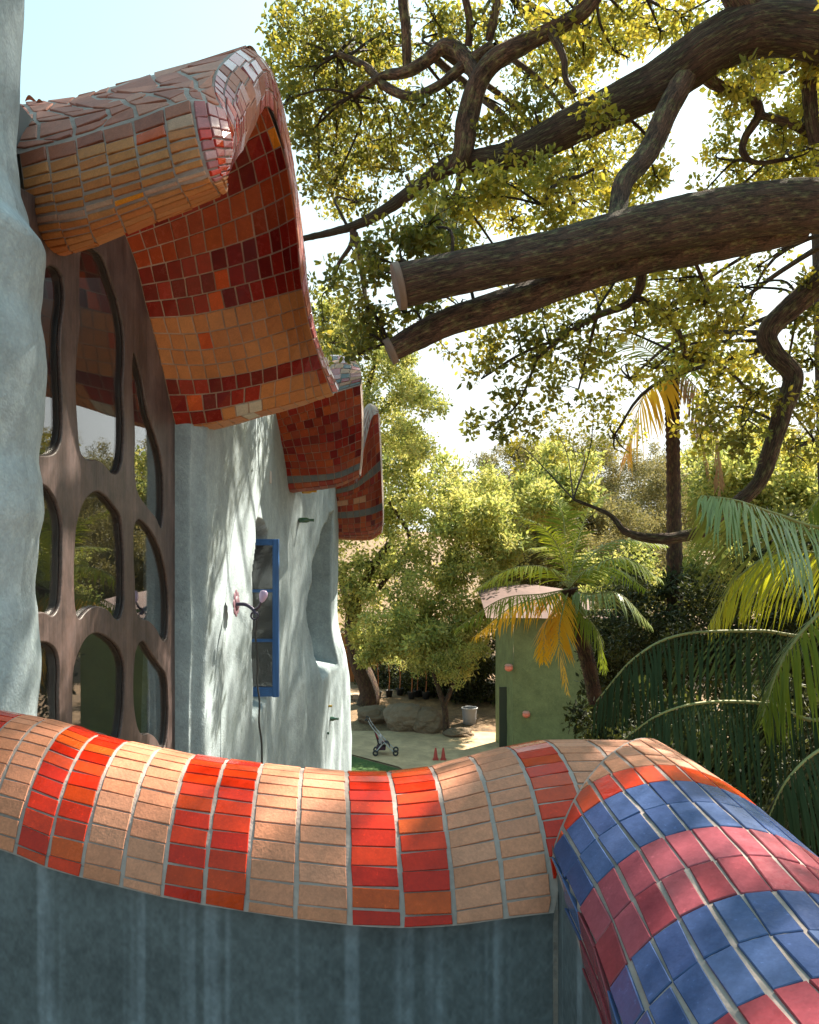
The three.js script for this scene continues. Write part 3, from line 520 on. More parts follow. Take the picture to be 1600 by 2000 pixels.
const flushSpill = () => {
  for (const { parent, name, by } of spill.values()) {
    const all = []; for (const [m, gs] of by) { const g = merge(gs), n = g.attributes.position.count, c = new Float32Array(n * 3); for (let i = 0; i < n; i++) c.set([m.color.r, m.color.g, m.color.b], i * 3); g.setAttribute('color', new THREE.BufferAttribute(c, 3)); all.push(g); }
    part(name, mergeGeometries(all), std({ vertexColors: true, map: T.glaze, roughness: 0.5 }), parent, null, 'stuff');
  }
};
flushSpill();
// ------------------------------------------------------------------ foliage
function sprig(n, len, wid, spread, stem = true) {                                    // a twig end with n folded leaves
  const pos = [], idx = [];
  for (let i = 0; i < n; i++) {
    const t = (i + 0.3) / n, a = i * 2.4 + rr(-0.5, 0.5), o = V(0, t * spread * 1.3, 0).add(V(Math.cos(a), rr(-0.2, 0.4), Math.sin(a)).multiplyScalar(spread * rr(0.15, 0.6)));
    const d = V(Math.cos(a) * rr(0.5, 1), rr(-0.7, 0.9), Math.sin(a) * rr(0.5, 1)).normalize(), s = V().crossVectors(d, V(rr(-1, 1), rr(-1, 1), rr(-1, 1))).normalize(), up = V().crossVectors(s, d), L = len * rr(0.7, 1.25), W = wid * rr(0.8, 1.2), b = pos.length / 3;
    const at = (l, w, z) => { const p = o.clone().addScaledVector(d, l).addScaledVector(s, w).addScaledVector(up, z); pos.push(p.x, p.y, p.z); };
    at(0, 0, 0); at(L * 0.38, W * 0.5, W * 0.16); at(L * 0.38, -W * 0.5, W * 0.16); at(L * 0.75, W * 0.34, W * 0.08); at(L * 0.75, -W * 0.34, W * 0.08); at(L, 0, -W * 0.12); at(L * 0.5, 0, -W * 0.02);
    idx.push(b, b + 1, b + 6, b, b + 6, b + 2, b + 1, b + 3, b + 6, b + 2, b + 6, b + 4, b + 3, b + 5, b + 6, b + 4, b + 6, b + 5);
  }
  return geo(pos, idx);
}
const LEAF = { oak: M.leaf([1, 1, 1], 0.6), far: M.leaf([1, 1, 1], 0.55) };
const Q = () => new THREE.Quaternion().setFromEuler(new THREE.Euler(rr(0, 6.28), rr(0, 6.28), rr(0, 6.28)));
function cloud(out, c, r, n, s, pal, { gate = 0, freq = 2.2, shell = 0.5 } = {}) {       // sprigs through an uneven clump
  for (let i = 0, tries = 0; i < n && tries < n * 6; tries++) {
    const d = V(gauss(), gauss(), gauss()).normalize().multiplyScalar(Math.pow(rnd(), shell)), p = V(c.x + d.x * r.x, c.y + d.y * r.y, c.z + d.z * r.z);
    if (gate && fbm(p.x * freq, p.y * freq, p.z * freq, 2) < gate - 0.22) continue;
    const k = pick(pal), v = rr(0.75, 1.3);
    out.push({ p, q: Q(), s: s * rr(0.75, 1.25), c: [k[0] * v, k[1] * v, k[2] * v] }); i++;
  }
}
const PAL = {
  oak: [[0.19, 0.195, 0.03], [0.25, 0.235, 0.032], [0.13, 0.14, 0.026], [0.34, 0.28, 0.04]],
  oakSun: [[0.46, 0.40, 0.05], [0.36, 0.34, 0.045], [0.24, 0.24, 0.035], [0.55, 0.44, 0.055]],  // brighter, yellower copy of the oak leaves: sunlight put into the colour
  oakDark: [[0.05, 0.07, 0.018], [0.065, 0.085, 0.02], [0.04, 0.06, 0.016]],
  willow: [[0.50, 0.48, 0.13], [0.42, 0.43, 0.11], [0.32, 0.35, 0.085], [0.56, 0.51, 0.16], [0.20, 0.24, 0.06]],
  hill: [[0.20, 0.175, 0.06], [0.15, 0.14, 0.045], [0.25, 0.21, 0.075]],
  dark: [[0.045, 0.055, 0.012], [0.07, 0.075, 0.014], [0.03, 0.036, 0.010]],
};
// ------------------------------------------------------------------ the oak overhead
{
  const oak = thing('oak_tree', 'large spreading oak with heavy sawn limbs reaching in from the right', 'tree', [6.4, 0, -7.2]);
  const limbs = [
    [[1990, 760, 7.2, 150], [1900, 350, 6.9, 120], [1760, 120, 6.6, 85], [1600, 62, 6.5, 62], [1480, 55, 6.6, 58], [1390, 95, 6.7, 54], [1310, 150, 6.9, 50], [1200, 205, 7.1, 42], [1100, 255, 7.3, 38], [1000, 305, 7.5, 34], [940, 315, 7.6, 27], [880, 322, 7.7, 20], [810, 370, 7.8, 15], [740, 418, 7.9, 12], [680, 445, 8.0, 9], [585, 468, 8.1, 6]],
    [[1920, 480, 6.9, 100], [1780, 420, 6.7, 72], [1600, 402, 6.4, 57], [1480, 410, 6.3, 56], [1350, 432, 6.2, 55], [1220, 458, 6.1, 53], [1100, 490, 6.0, 50], [980, 515, 5.9, 46], [880, 535, 5.85, 45], [784, 558, 5.85, 46]],
    [[1560, 440, 6.6, 40], [1400, 470, 6.5, 42], [1250, 500, 6.4, 42], [1120, 545, 6.3, 36], [1000, 590, 6.25, 33], [900, 620, 6.2, 31], [830, 650, 6.2, 29], [768, 684, 6.2, 26]],
    [[1700, 420, 7.4, 32], [1610, 540, 7.3, 27], [1545, 600, 7.3, 25], [1500, 650, 7.3, 22], [1512, 690, 7.3, 21], [1548, 735, 7.3, 21], [1530, 800, 7.3, 21], [1505, 880, 7.3, 19], [1480, 945, 7.3, 16], [1420, 1000, 7.3, 16], [1370, 1038, 7.3, 13], [1290, 1052, 7.3, 12], [1225, 1040, 7.3, 8], [1190, 1005, 7.35, 5], [1120, 975, 7.4, 3]],
    [[890, 330, 7.65, 20], [905, 300, 7.55, 22], [915, 230, 7.5, 24], [935, 160, 7.4, 22], [970, 115, 7.3, 22], [1030, 82, 7.2, 19], [1095, 50, 7.1, 17], [1150, 10, 7.0, 17], [1190, -60, 6.9, 16]],
    [[935, 160, 7.4, 14], [905, 108, 7.5, 15], [870, 90, 7.6, 15], [830, 120, 7.7, 14], [790, 142, 7.7, 12], [745, 150, 7.8, 9], [690, 185, 7.9, 6]],
    [[965, 90, 7.4, 13], [905, 128, 7.5, 12], [860, 165, 7.6, 10], [805, 188, 7.7, 9], [755, 170, 7.8, 10], [715, 130, 7.9, 8], [660, 105, 8.0, 5]],
    [[795, 130, 7.7, 10], [793, 60, 7.6, 11], [785, -30, 7.5, 11]], [[915, 90, 7.5, 8], [918, 40, 7.4, 8], [905, -20, 7.3, 8]], [[955, 80, 7.4, 9], [968, 20, 7.3, 9], [978, -30, 7.3, 9]],
    [[1350, 130, 6.8, 26], [1300, 220, 6.7, 24], [1265, 300, 6.6, 22], [1218, 355, 6.4, 20], [1208, 405, 6.3, 20], [1204, 450, 6.15, 24]],
    [[1385, 100, 6.7, 15], [1378, 145, 6.8, 14], [1410, 170, 6.9, 12], [1470, 195, 7.0, 11], [1482, 225, 7.0, 9], [1455, 270, 7.1, 8], [1452, 300, 7.1, 7], [1480, 318, 7.2, 5], [1545, 310, 7.2, 4]],
    [[1482, 225, 7.0, 8], [1540, 240, 7.0, 9], [1610, 270, 7.0, 12]], [[1585, 80, 6.7, 17], [1580, 170, 6.8, 15], [1592, 280, 6.9, 12]],
    [[900, 330, 7.7, 8], [895, 365, 7.7, 6], [880, 395, 7.7, 5]], [[690, 448, 8.0, 8], [686, 478, 8.0, 5], [662, 515, 8.0, 4], [650, 560, 8.0, 3]], [[693, 455, 8.0, 7], [705, 510, 8.0, 6], [712, 570, 8.0, 5], [722, 625, 8.0, 3]],
    [[1255, 495, 6.4, 11], [1250, 560, 6.5, 10], [1225, 595, 6.6, 8], [1160, 620, 6.7, 7], [1090, 665, 6.8, 5], [1050, 700, 6.9, 3]], [[1240, 580, 6.5, 7], [1300, 610, 6.6, 7], [1330, 660, 6.7, 6], [1345, 700, 6.8, 5], [1410, 715, 6.9, 4], [1470, 770, 7.0, 3]],
    [[1340, 470, 6.5, 5], [1370, 540, 6.6, 4], [1400, 610, 6.7, 3], [1420, 640, 6.8, 2]], [[1170, 600, 6.7, 5], [1150, 680, 6.8, 3], [1130, 760, 6.9, 2]], [[1100, 660, 6.8, 4], [1020, 690, 6.9, 3], [940, 740, 7, 2]], [[1050, 700, 6.9, 3], [1010, 790, 6.9, 2.5], [950, 840, 7, 2]],
    [[1075, 60, 7.1, 10], [1100, 110, 7.0, 7], [1105, 155, 7.0, 6], [1125, 180, 7.0, 4]], [[1060, 400, 6.9, 5], [1090, 355, 7, 6], [1130, 345, 7, 4], [1160, 330, 7, 3]],
    [[1760, 120, 6.6, 50], [1850, -150, 6.0, 40], [1980, -450, 5.4, 30], [2200, -800, 5, 16]], [[1480, 50, 6.6, 40], [1380, -120, 6.4, 34], [1200, -300, 6.2, 26], [900, -420, 6.4, 14]], [[1900, 300, 6.6, 60], [2150, 100, 5.6, 46], [2500, 0, 4.6, 40], [2900, -200, 4, 22]],
  ];
  const joints = [];
  const big = limbs.slice(0, 4).concat(limbs.slice(-3));
  limbs.forEach((l, i) => {
    const g = tp(l.map((q) => [q[0], q[1], q[2], q[3] * (l[0][3] > 30 ? 0.88 : 0.95)])), thick = l[0][3] > 30; for (let t = 0; t <= (g.length - 1) * 3; t++) joints.push(cat(g, t / 3));
    part('limb', tube(g, { radial: thick ? 28 : 9, per: thick ? 16 : 7, rough: thick ? 0.10 : 0.14, sd: i * 3.1, cap: true }), M.bark, oak);
  });
  part('trunk', tube([[6.9, -0.3, -7.2, .75], [6.6, 1.2, -7.2, .55], [6.4, 3.2, -7.3, .52], [6.1, 5.0, -7.3, .52], [5.7, 6.3, -7.2, .50], [5.3, 7.4, -7.1, .45]], { radial: 28, per: 12, rough: 0.08 }), M.bark, oak);
  for (const l of [limbs[1], limbs[2]]) { const g = tp(l), e = g[g.length - 1], q = g[g.length - 3], dir = V(e[0] - q[0], e[1] - q[1], e[2] - q[2]).normalize(), r = e[3] * 1.0, c = new THREE.CylinderGeometry(r * 0.97, r, 0.05, 28, 1); c.applyQuaternion(new THREE.Quaternion().setFromUnitVectors(V(0, 1, 0), dir)); c.translate(e[0] + dir.x * 0.02, e[1] + dir.y * 0.02, e[2] + dir.z * 0.02); part('sawn_end', c, M.cut, oak); }
  // clumps: bearing, distance, apparent radius, weight, palette
  const D = 'oakDark', O = 'oak', S = 'oakSun', clumps = [];
  const add = (list, d, w, pal, dj = 0.8) => list.forEach(([x, y, r]) => clumps.push([x, y, d + rr(-dj, dj), r, w, pal]));
  add([[560, 55, 50], [620, 40, 75], [690, 40, 70], [600, 120, 70], [680, 120, 75], [570, 190, 40], [630, 205, 75], [700, 200, 60], [650, 285, 75], [600, 265, 40], [725, 275, 65], [650, 365, 60], [700, 395, 40], [625, 330, 40], [760, 60, 50], [740, 110, 50], [780, 240, 55], [770, 330, 60], [830, 290, 50]], 8.6, 1.1, O);
  add([[850, 40, 45], [830, 210, 40], [870, 250, 40], [930, 45, 40], [1010, 45, 45], [995, 215, 50], [1030, 150, 40], [1050, 210, 40], [820, 380, 35], [880, 180, 25], [940, 250, 30]], 8.2, 0.95, O);
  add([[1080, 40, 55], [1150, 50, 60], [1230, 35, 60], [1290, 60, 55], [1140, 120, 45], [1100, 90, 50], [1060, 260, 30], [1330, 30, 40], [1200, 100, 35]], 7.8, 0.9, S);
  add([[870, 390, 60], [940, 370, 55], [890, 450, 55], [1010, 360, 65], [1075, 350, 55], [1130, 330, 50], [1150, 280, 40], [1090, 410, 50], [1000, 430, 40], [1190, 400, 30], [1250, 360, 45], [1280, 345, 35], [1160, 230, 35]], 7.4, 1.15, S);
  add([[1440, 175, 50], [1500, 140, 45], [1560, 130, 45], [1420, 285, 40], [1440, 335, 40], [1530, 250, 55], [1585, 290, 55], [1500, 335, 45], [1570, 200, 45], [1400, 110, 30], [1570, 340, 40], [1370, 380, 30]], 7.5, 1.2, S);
  add([[780, 480, 55], [830, 445, 60], [745, 540, 45], [722, 600, 40], [745, 640, 35], [790, 610, 30], [730, 500, 40], [860, 480, 50], [700, 690, 25], [720, 660, 35], [840, 605, 25]], 6.3, 0.9, O, 0.35);
  add([[645, 545, 40], [632, 625, 38], [680, 570, 35], [650, 670, 40], [700, 500, 25], [690, 640, 30]], 8.0, 0.8, O);
  add([[1000, 640, 45], [1060, 600, 50], [1110, 640, 50], [960, 700, 40], [1040, 700, 45], [1000, 760, 35], [930, 730, 28], [960, 830, 30], [915, 835, 22], [1015, 830, 38], [1090, 760, 35], [1130, 700, 40]], 7.0, 0.75, O);
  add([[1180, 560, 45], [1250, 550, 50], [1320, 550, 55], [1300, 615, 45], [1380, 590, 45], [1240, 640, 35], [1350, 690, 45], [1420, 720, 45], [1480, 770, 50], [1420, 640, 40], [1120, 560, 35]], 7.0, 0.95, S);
  add([[1480, 520, 35], [1450, 560, 35], [1560, 620, 45], [1585, 700, 50], [1560, 790, 50], [1590, 860, 50], [1400, 800, 45], [1450, 860, 45], [1570, 560, 30]], 7.6, 0.8, O);
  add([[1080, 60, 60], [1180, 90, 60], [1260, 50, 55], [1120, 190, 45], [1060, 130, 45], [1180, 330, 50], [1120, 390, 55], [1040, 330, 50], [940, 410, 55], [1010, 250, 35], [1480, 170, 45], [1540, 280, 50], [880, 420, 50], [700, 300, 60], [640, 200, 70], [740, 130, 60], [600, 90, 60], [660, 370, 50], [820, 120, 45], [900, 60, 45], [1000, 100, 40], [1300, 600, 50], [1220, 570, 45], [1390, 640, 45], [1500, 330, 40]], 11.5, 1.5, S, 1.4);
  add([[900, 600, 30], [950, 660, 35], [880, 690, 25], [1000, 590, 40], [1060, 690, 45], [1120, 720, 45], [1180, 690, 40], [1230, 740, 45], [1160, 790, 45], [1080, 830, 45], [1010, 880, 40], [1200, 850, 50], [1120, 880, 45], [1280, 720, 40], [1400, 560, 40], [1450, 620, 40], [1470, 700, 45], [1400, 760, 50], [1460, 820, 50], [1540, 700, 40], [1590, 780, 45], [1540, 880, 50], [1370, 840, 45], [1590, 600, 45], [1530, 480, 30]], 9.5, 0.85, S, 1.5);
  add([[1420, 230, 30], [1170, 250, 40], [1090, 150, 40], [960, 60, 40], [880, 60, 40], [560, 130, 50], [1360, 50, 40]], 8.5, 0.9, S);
  for (let i = 0; i < 42; i++) clumps.push([rr(1640, 2500), rr(-900, 160), rr(3.4, 7.0), rr(70, 150), 0.45, O]);
  for (let i = 0; i < 30; i++) clumps.push([rr(1250, 2050), rr(-560, -50), rr(9, 14), rr(70, 110), 0.7, O]);
  for (let i = 0; i < 34; i++) clumps.push([rr(620, 1800), rr(-700, -60), rr(5.5, 9.5), rr(60, 110), 0.5, O]);
  const list = [], twigs = [];
  clumps.forEach(([x, y, d, r, w, pal], i) => {
    const c = P(x, y, d), R = r / F * d, cell = y < -40 || x > 1640;
    cloud(list, c, V(R * 1.15, R * 0.9, R * 1.3), Math.round(w * (cell ? 34 : Math.max(10, r * r / 72))), 1, PAL[pal], { gate: 0.16, freq: 3.2, shell: 0.42 });
    let best = joints[0], bd = 1e9; for (const j of joints) { const e = (j[0] - c.x) ** 2 + (j[1] - c.y) ** 2 + (j[2] - c.z) ** 2; if (e < bd) { bd = e; best = j; } }
    const a = V(...best), m = a.clone().lerp(c, 0.5).add(V(rr(-.25, .25), rr(-.05, .3), rr(-.25, .25)).multiplyScalar(Math.min(1, Math.sqrt(bd)))), r0 = Math.min(best[3] * 0.6, 0.012 + 0.006 * Math.sqrt(bd));
    if (!cell) twigs.push(tube([[a.x, a.y, a.z, r0], [m.x, m.y, m.z, r0 * 0.75], [c.x, c.y, c.z, r0 * 0.5]], { radial: 5, per: 5, rough: 0.1, cap: false, sd: i }));
    for (let k = 0; k < (cell ? 2 : 6); k++) { const e = c.clone().add(V(rr(-1, 1) * R, rr(-1, 1) * R * 0.8, rr(-1, 1) * R)), h = c.clone().lerp(e, 0.5).add(V(rr(-.3, .3) * R, rr(-.2, .3) * R, rr(-.3, .3) * R)); twigs.push(tube([[c.x, c.y, c.z, r0 * 0.5], [h.x, h.y, h.z, r0 * 0.35], [e.x, e.y, e.z, 0.0025]], { radial: 4, per: 4, rough: 0, cap: false })); }
  });
  part('twigs', merge(twigs), M.bark2, oak, null, 'stuff');
  instanced('crown', sprig(9, 0.060, 0.038, 0.080), LEAF.oak, list, oak, true, 'stuff');
}
// ------------------------------------------------------------------ trees and bushes beyond
function tree(name, label, base, trunks, clumps, { size, n, pal, geo: g, shell = 0.45, gate = 0.12, freq = 0.8, mat = M.bark2, cat: kind = 'tree', group } = {}) {
  const t = thing(name, label, kind, base, group), list = [];
  if (trunks.length) part('trunk', merge(trunks.map((l, i) => tube(tp(l), { radial: 10, per: 8, rough: 0.12, sd: i + base[0], cap: false }))), mat, t);
  for (const [x, y, d, rx, ry, rz, w = 1] of clumps) {
    const c = P(x, y, d), r = V(rx / F * d, ry / F * d, rz); cloud(list, c, r.clone().multiplyScalar(0.8), Math.round(n * w * 0.4), size, PAL[pal], { gate, freq, shell });
    for (let k = 0; k < 7; k++) { const o = V(gauss(), gauss(), gauss()).normalize().multiplyScalar(rr(0.55, 1.05)), f = rr(0.22, 0.5); cloud(list, c.clone().add(o.multiply(r)), r.clone().multiplyScalar(f), Math.round(n * w * f * 0.32), size * rr(0.8, 1.2), PAL[pal], { gate, freq: freq * 2, shell: 0.6 }); }
  }
  instanced('crown', g, LEAF.far, list, t, true, 'stuff');
  return t;
}
const leafy = sprig(10, 0.12, 0.05, 0.20), broad = sprig(8, 0.26, 0.15, 0.34), fine = sprig(12, 0.09, 0.030, 0.17);
const foot = (x, d, y = 0) => [(x - 800) / F * d, y, -d];
tree('willow_tree', 'tall sunlit yellow-green tree with a leaning trunk behind the boulders', foot(710, 27.5, 0.4),
  [[[712, 1400, 27.5, 26], [722, 1350, 27.5, 20], [698, 1285, 27.5, 17], [688, 1210, 27.5, 14], [715, 1130, 27.6, 10], [760, 1060, 27.8, 6]], [[690, 1230, 27.5, 8], [670, 1120, 27.5, 7], [720, 1100, 27.4, 5], [790, 1110, 27.2, 3]], [[740, 1150, 27.4, 5], [800, 1060, 27, 4], [760, 980, 27, 3]]],
  [[760, 940, 27, 90, 80, 2.2], [850, 970, 26.5, 90, 80, 2.2], [900, 1010, 26, 90, 70, 2.2], [720, 1050, 27.5, 90, 80, 2], [820, 1080, 26, 100, 80, 2.2], [920, 1090, 26, 80, 70, 2], [700, 1160, 27.5, 70, 70, 1.6], [790, 1190, 25.8, 90, 75, 2], [880, 1190, 26, 80, 70, 2], [740, 1240, 26.2, 60, 45, 1.5, .8], [820, 1250, 25.6, 75, 45, 1.5, .9], [900, 1250, 25.8, 60, 50, 1.5, .8], [790, 880, 27, 60, 50, 1.8, .6], [960, 1020, 26.5, 60, 55, 1.8, .6], [985, 1080, 27, 50, 50, 1.6, .5], [940, 950, 28, 55, 40, 1.6, .45], [960, 1150, 27, 45, 45, 1.4, .45]],
  { size: 1.25, n: 360, pal: 'willow', geo: leafy, gate: 0.24, freq: 1.1 });
tree('tree', 'loose sunlit tree crown rising behind the tiled roof end', foot(620, 20), [[[620, 1500, 20, 12], [640, 1000, 20, 10], [690, 860, 20, 7], [735, 700, 20, 4]], [[690, 860, 20, 4], [770, 780, 20, 3], [820, 760, 20, 2]], [[680, 880, 20, 4], [660, 760, 20, 3], [640, 660, 20, 2]]],
  [[650, 680, 20, 50, 45, 1], [700, 650, 20, 50, 45, 1, .8], [760, 720, 19.8, 60, 50, 1], [810, 770, 19.6, 45, 40, 1, .6], [740, 800, 20, 60, 50, 1.2], [790, 860, 20, 50, 45, 1.2, .8], [690, 760, 20, 50, 45, 1], [640, 620, 20, 40, 35, .9, .5], [850, 800, 19.5, 25, 20, .5, .15], [830, 880, 19.8, 30, 25, .6, .2]],
  { size: 0.8, n: 260, pal: 'willow', geo: leafy, gate: 0.2, freq: 1.4 });
tree('small_tree', 'small slender tree growing by the end of the row of boulders', foot(872, 24.3, 0.35), [[[872, 1432, 24.3, 7], [869, 1385, 24.3, 6], [858, 1350, 24.3, 5], [845, 1310, 24.3, 3]], [[869, 1375, 24.3, 5], [884, 1340, 24.3, 4], [900, 1300, 24.3, 2]]],
  [[845, 1290, 24.3, 50, 35, .8], [905, 1275, 24.3, 45, 35, .8, .8], [880, 1320, 24.2, 35, 25, .6, .4]], { size: 0.8, n: 190, pal: 'willow', geo: leafy });
[[1000, 940, 40, 90, 'grey-olive tree on the far hillside right of the sky gap'], [1130, 930, 44, 100, 'hazy olive tree on the hillside left of the tall palm trunk'], [1260, 970, 42, 100, 'pale olive hillside tree directly behind the tall palm trunk'], [1400, 930, 46, 110, 'broad grey-green hillside tree behind the crooked hanging branch'], [1545, 940, 42, 110, 'dull green hillside tree at the right edge above the fronds'], [1070, 1060, 34, 90, 'lower olive tree behind the small palm crown'], [1075, 930, 31, 62, 'yellow-green tree rising right of the sky gap', 'willow'], [1440, 900, 27, 85, 'sunlit yellow-green tree behind the crooked branch, right of the palm trunk', 'willow'], [1570, 1010, 24, 80, 'sunlit tree at the right edge just above the pale frond', 'willow'], [1230, 1090, 33, 100, 'shaded olive tree between the two palm trunks']]
  .forEach(([x, y, d, r, label, pal = 'hill'], i) => tree('hillside_tree', label, foot(x, d, 3), [[[x, y + r * 2.2, d, 8], [x + 6, y + r, d, 5], [x - 8, y + r * .5, d, 2]]],
    [[x, y, d, r, r * .7, 4], [x - r * .6, y + r * .5, d - 1, r * .8, r * .6, 3.5], [x + r * .6, y + r * .5, d - 1, r * .8, r * .6, 3.5], [x, y + r * 1.1, d - 1.5, r * 1.1, r * .7, 4, 1.1], [x + r * .2, y - r * .6, d, r * .5, r * .4, 2, .35]], { size: 1.5, n: pal === 'hill' ? 900 : 420, pal, geo: pal === 'hill' ? fine : leafy, gate: 0.05, freq: 0.5 }));
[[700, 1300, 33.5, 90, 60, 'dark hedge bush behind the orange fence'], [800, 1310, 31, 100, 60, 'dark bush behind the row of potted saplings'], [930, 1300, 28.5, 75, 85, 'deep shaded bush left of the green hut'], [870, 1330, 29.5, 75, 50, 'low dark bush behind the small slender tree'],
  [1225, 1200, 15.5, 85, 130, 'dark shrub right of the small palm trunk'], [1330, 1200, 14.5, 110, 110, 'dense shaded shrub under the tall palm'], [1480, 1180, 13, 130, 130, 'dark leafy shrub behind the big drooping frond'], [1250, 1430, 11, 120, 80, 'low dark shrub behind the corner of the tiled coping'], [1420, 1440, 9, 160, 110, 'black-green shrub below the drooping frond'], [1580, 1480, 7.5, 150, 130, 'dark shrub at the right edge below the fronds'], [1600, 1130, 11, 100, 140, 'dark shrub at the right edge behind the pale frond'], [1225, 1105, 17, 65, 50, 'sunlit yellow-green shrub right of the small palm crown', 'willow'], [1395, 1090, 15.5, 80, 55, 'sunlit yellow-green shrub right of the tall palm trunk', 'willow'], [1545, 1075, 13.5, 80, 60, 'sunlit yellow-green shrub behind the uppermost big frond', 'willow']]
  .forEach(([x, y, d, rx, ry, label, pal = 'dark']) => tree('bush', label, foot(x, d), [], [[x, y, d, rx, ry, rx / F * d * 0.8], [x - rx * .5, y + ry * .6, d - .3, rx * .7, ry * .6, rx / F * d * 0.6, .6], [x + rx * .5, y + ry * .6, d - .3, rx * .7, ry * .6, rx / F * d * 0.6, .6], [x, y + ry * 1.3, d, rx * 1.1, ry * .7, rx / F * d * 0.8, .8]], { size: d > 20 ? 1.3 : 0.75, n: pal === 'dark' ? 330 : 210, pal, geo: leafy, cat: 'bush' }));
{ // tall tree added out of view to dapple the house front
  const t = thing('added_tall_tree', 'tall tree added beyond the right edge, its crown out of view shading the house front', 'tree', [11, 0, -20.5]), list = []; seed = 4242;
  part('trunk', tube([[11, -.2, -20.5, .55], [11.2, 5, -20.5, .42], [10.9, 11, -20.3, .34], [10.6, 17, -20.2, .24], [10.4, 24, -20, .1]], { radial: 14, per: 10 }), M.bark2, t);
  for (let k = 0; k < 40; k++) { const c = V(rr(4.5, 15), H + rr(11.8, 21), rr(-26, -16)), r = rr(0.6, 1.3); cloud(list, c, V(r * 1.2, r * .8, r * 1.2), Math.round(64 * r), 1.6, PAL.oak, { gate: 0.1, freq: 0.9, shell: 0.6 }); }
  for (const [x, y, z] of [[9.6, 17.5, -14.1], [10.2, 19.0, -14.4]]) cloud(list, V(x, H + y, z), V(1.0, .7, 1.0), 60, 1.5, PAL.oak, { gate: 0.1, freq: 0.9, shell: 0.6 });  // extra clumps added on the sun line to shade the pillar
  for (let k = 0; k < 4; k++) cloud(list, V(rr(8, 13), H + rr(15.5, 21), rr(-16.5, -12.5)), V(1, .7, 1), 60, 1.6, PAL.oak, { gate: 0.1, freq: 0.9, shell: 0.6 });
  instanced('crown', leafy, LEAF.far, list, t, true, 'stuff');
}
const addedOccluders = [[-6, 9, 6, 'tree behind the terrace on the viewer side left'], [8, 6, 6, 'tree behind the terrace on the viewer side right']];  // dark trees added behind the viewer to cut sky light on near surfaces
for (const [x, z, r, label] of addedOccluders) {
  const t = thing('tree', 'added unseen dense dark ' + label, 'tree', [x, 0, z]), list = [];
  part('trunk', tube([[x, -.2, z, .5], [x + .2, 3, z, .38], [x - .2, 7, z, .25], [x, 10, z, .1]], { radial: 12, per: 8 }), M.bark2, t);
  for (const [dx, dy, dz, k] of [[0, 8, 0, 1], [-2.5, 5.5, -.5, .8], [2.5, 5.5, -.5, .8], [0, 4.5, -1, .8], [0, 11.5, .5, .8], [-2, 9, 1, .7], [2, 9, 1, .7]]) cloud(list, V(x + dx, dy, z + dz), V(r * .55 * k, r * .5 * k, r * .4 * k), 700, 2.8, PAL.oakDark, { gate: 0.05, freq: 0.5 });
  instanced('crown', leafy, LEAF.far, list, t, true, 'stuff');
}
// ------------------------------------------------------------------ palms
const palmMat = { green: M.leaf([0.20, 0.25, 0.018], 0.55), lime: M.leaf([0.46, 0.46, 0.025], 0.6), yellow: M.leaf([0.80, 0.46, 0.02], 0.6), dark: M.leaf([0.032, 0.055, 0.018], 0.3), pale: phy({ color: lin(0.22, 0.27, 0.06), roughness: 0.33, transmission: 0.25, thickness: 0, side: THREE.DoubleSide }), dry: M.leaf([0.30, 0.17, 0.08], 0.35), rib: std({ color: lin(0.25, 0.24, 0.08), roughness: 0.6 }) };
function frond(t, pts, { n = 44, len = 0.5, wid = 0.03, mat = 'green', hang = 0.35, side = 1, fwd = 0.55, r = 0.014, one: onlySide = 0, ragged = 0.12 }) {
  const g = pts.map(([x, y, d]) => [...P(x, y, d).toArray(), 0]), pos = [], idx = [], m = g.length - 1;
  for (let i = 1; i <= n; i++) {
    const u = 0.10 + 0.9 * i / n, p = V(...cat(g, u * m)), tn = V(...cat(g, Math.min(1, u + 0.02) * m)).sub(V(...cat(g, Math.max(0, u - 0.02) * m))).normalize();
    let s = V().crossVectors(tn, V(0, 1, 0)); if (s.length() < 0.05) s.set(1, 0, 0); s.normalize(); const up = V().crossVectors(s, tn);
    for (const k of [-1, 1]) {
      if (onlySide && k !== onlySide) continue;
      const L = len * (Math.sin(Math.PI * (0.16 + 0.80 * u)) * 0.85 + 0.15) * rr(1 - ragged, 1 + ragged * 0.6), w = wid * rr(0.8, 1.1);
      const d = s.clone().multiplyScalar(k * side).addScaledVector(tn, fwd + rr(-.16, .16)).addScaledVector(up, 0.25 * (1 - hang) + rr(-.15, .15)).add(V(0, -hang, 0)).normalize(), nrm = V().crossVectors(d, tn).normalize(), ww = V().crossVectors(nrm, d).normalize();
      const b = pos.length / 3, pts3 = [0, 0.35, 0.7, 1].map((q) => p.clone().addScaledVector(d, L * q).add(V(rr(-.01, .01), -L * q * q * (0.18 + 0.5 * hang) * rr(0.8, 1.2), rr(-.01, .01))));
      const wd = [0.5, 1, 0.75];
      for (let q = 0; q < 3; q++) { const a = pts3[q].clone().addScaledVector(ww, w * wd[q] / 2), c = pts3[q].clone().addScaledVector(ww, -w * wd[q] / 2); pos.push(a.x, a.y, a.z, c.x, c.y, c.z); }
      pos.push(pts3[3].x, pts3[3].y, pts3[3].z); idx.push(b, b + 2, b + 1, b + 1, b + 2, b + 3, b + 2, b + 4, b + 3, b + 3, b + 4, b + 5, b + 4, b + 6, b + 5);
    }
  }
  const f = part('frond', geo(pos, idx), palmMat[mat], t);
  part('stalk', tube(g.map((q, i) => [q[0], q[1], q[2], lerp(r, 0.004, i / m)]), { radial: 6, per: 8, rough: 0, cap: false }), palmMat.rib, f);
}
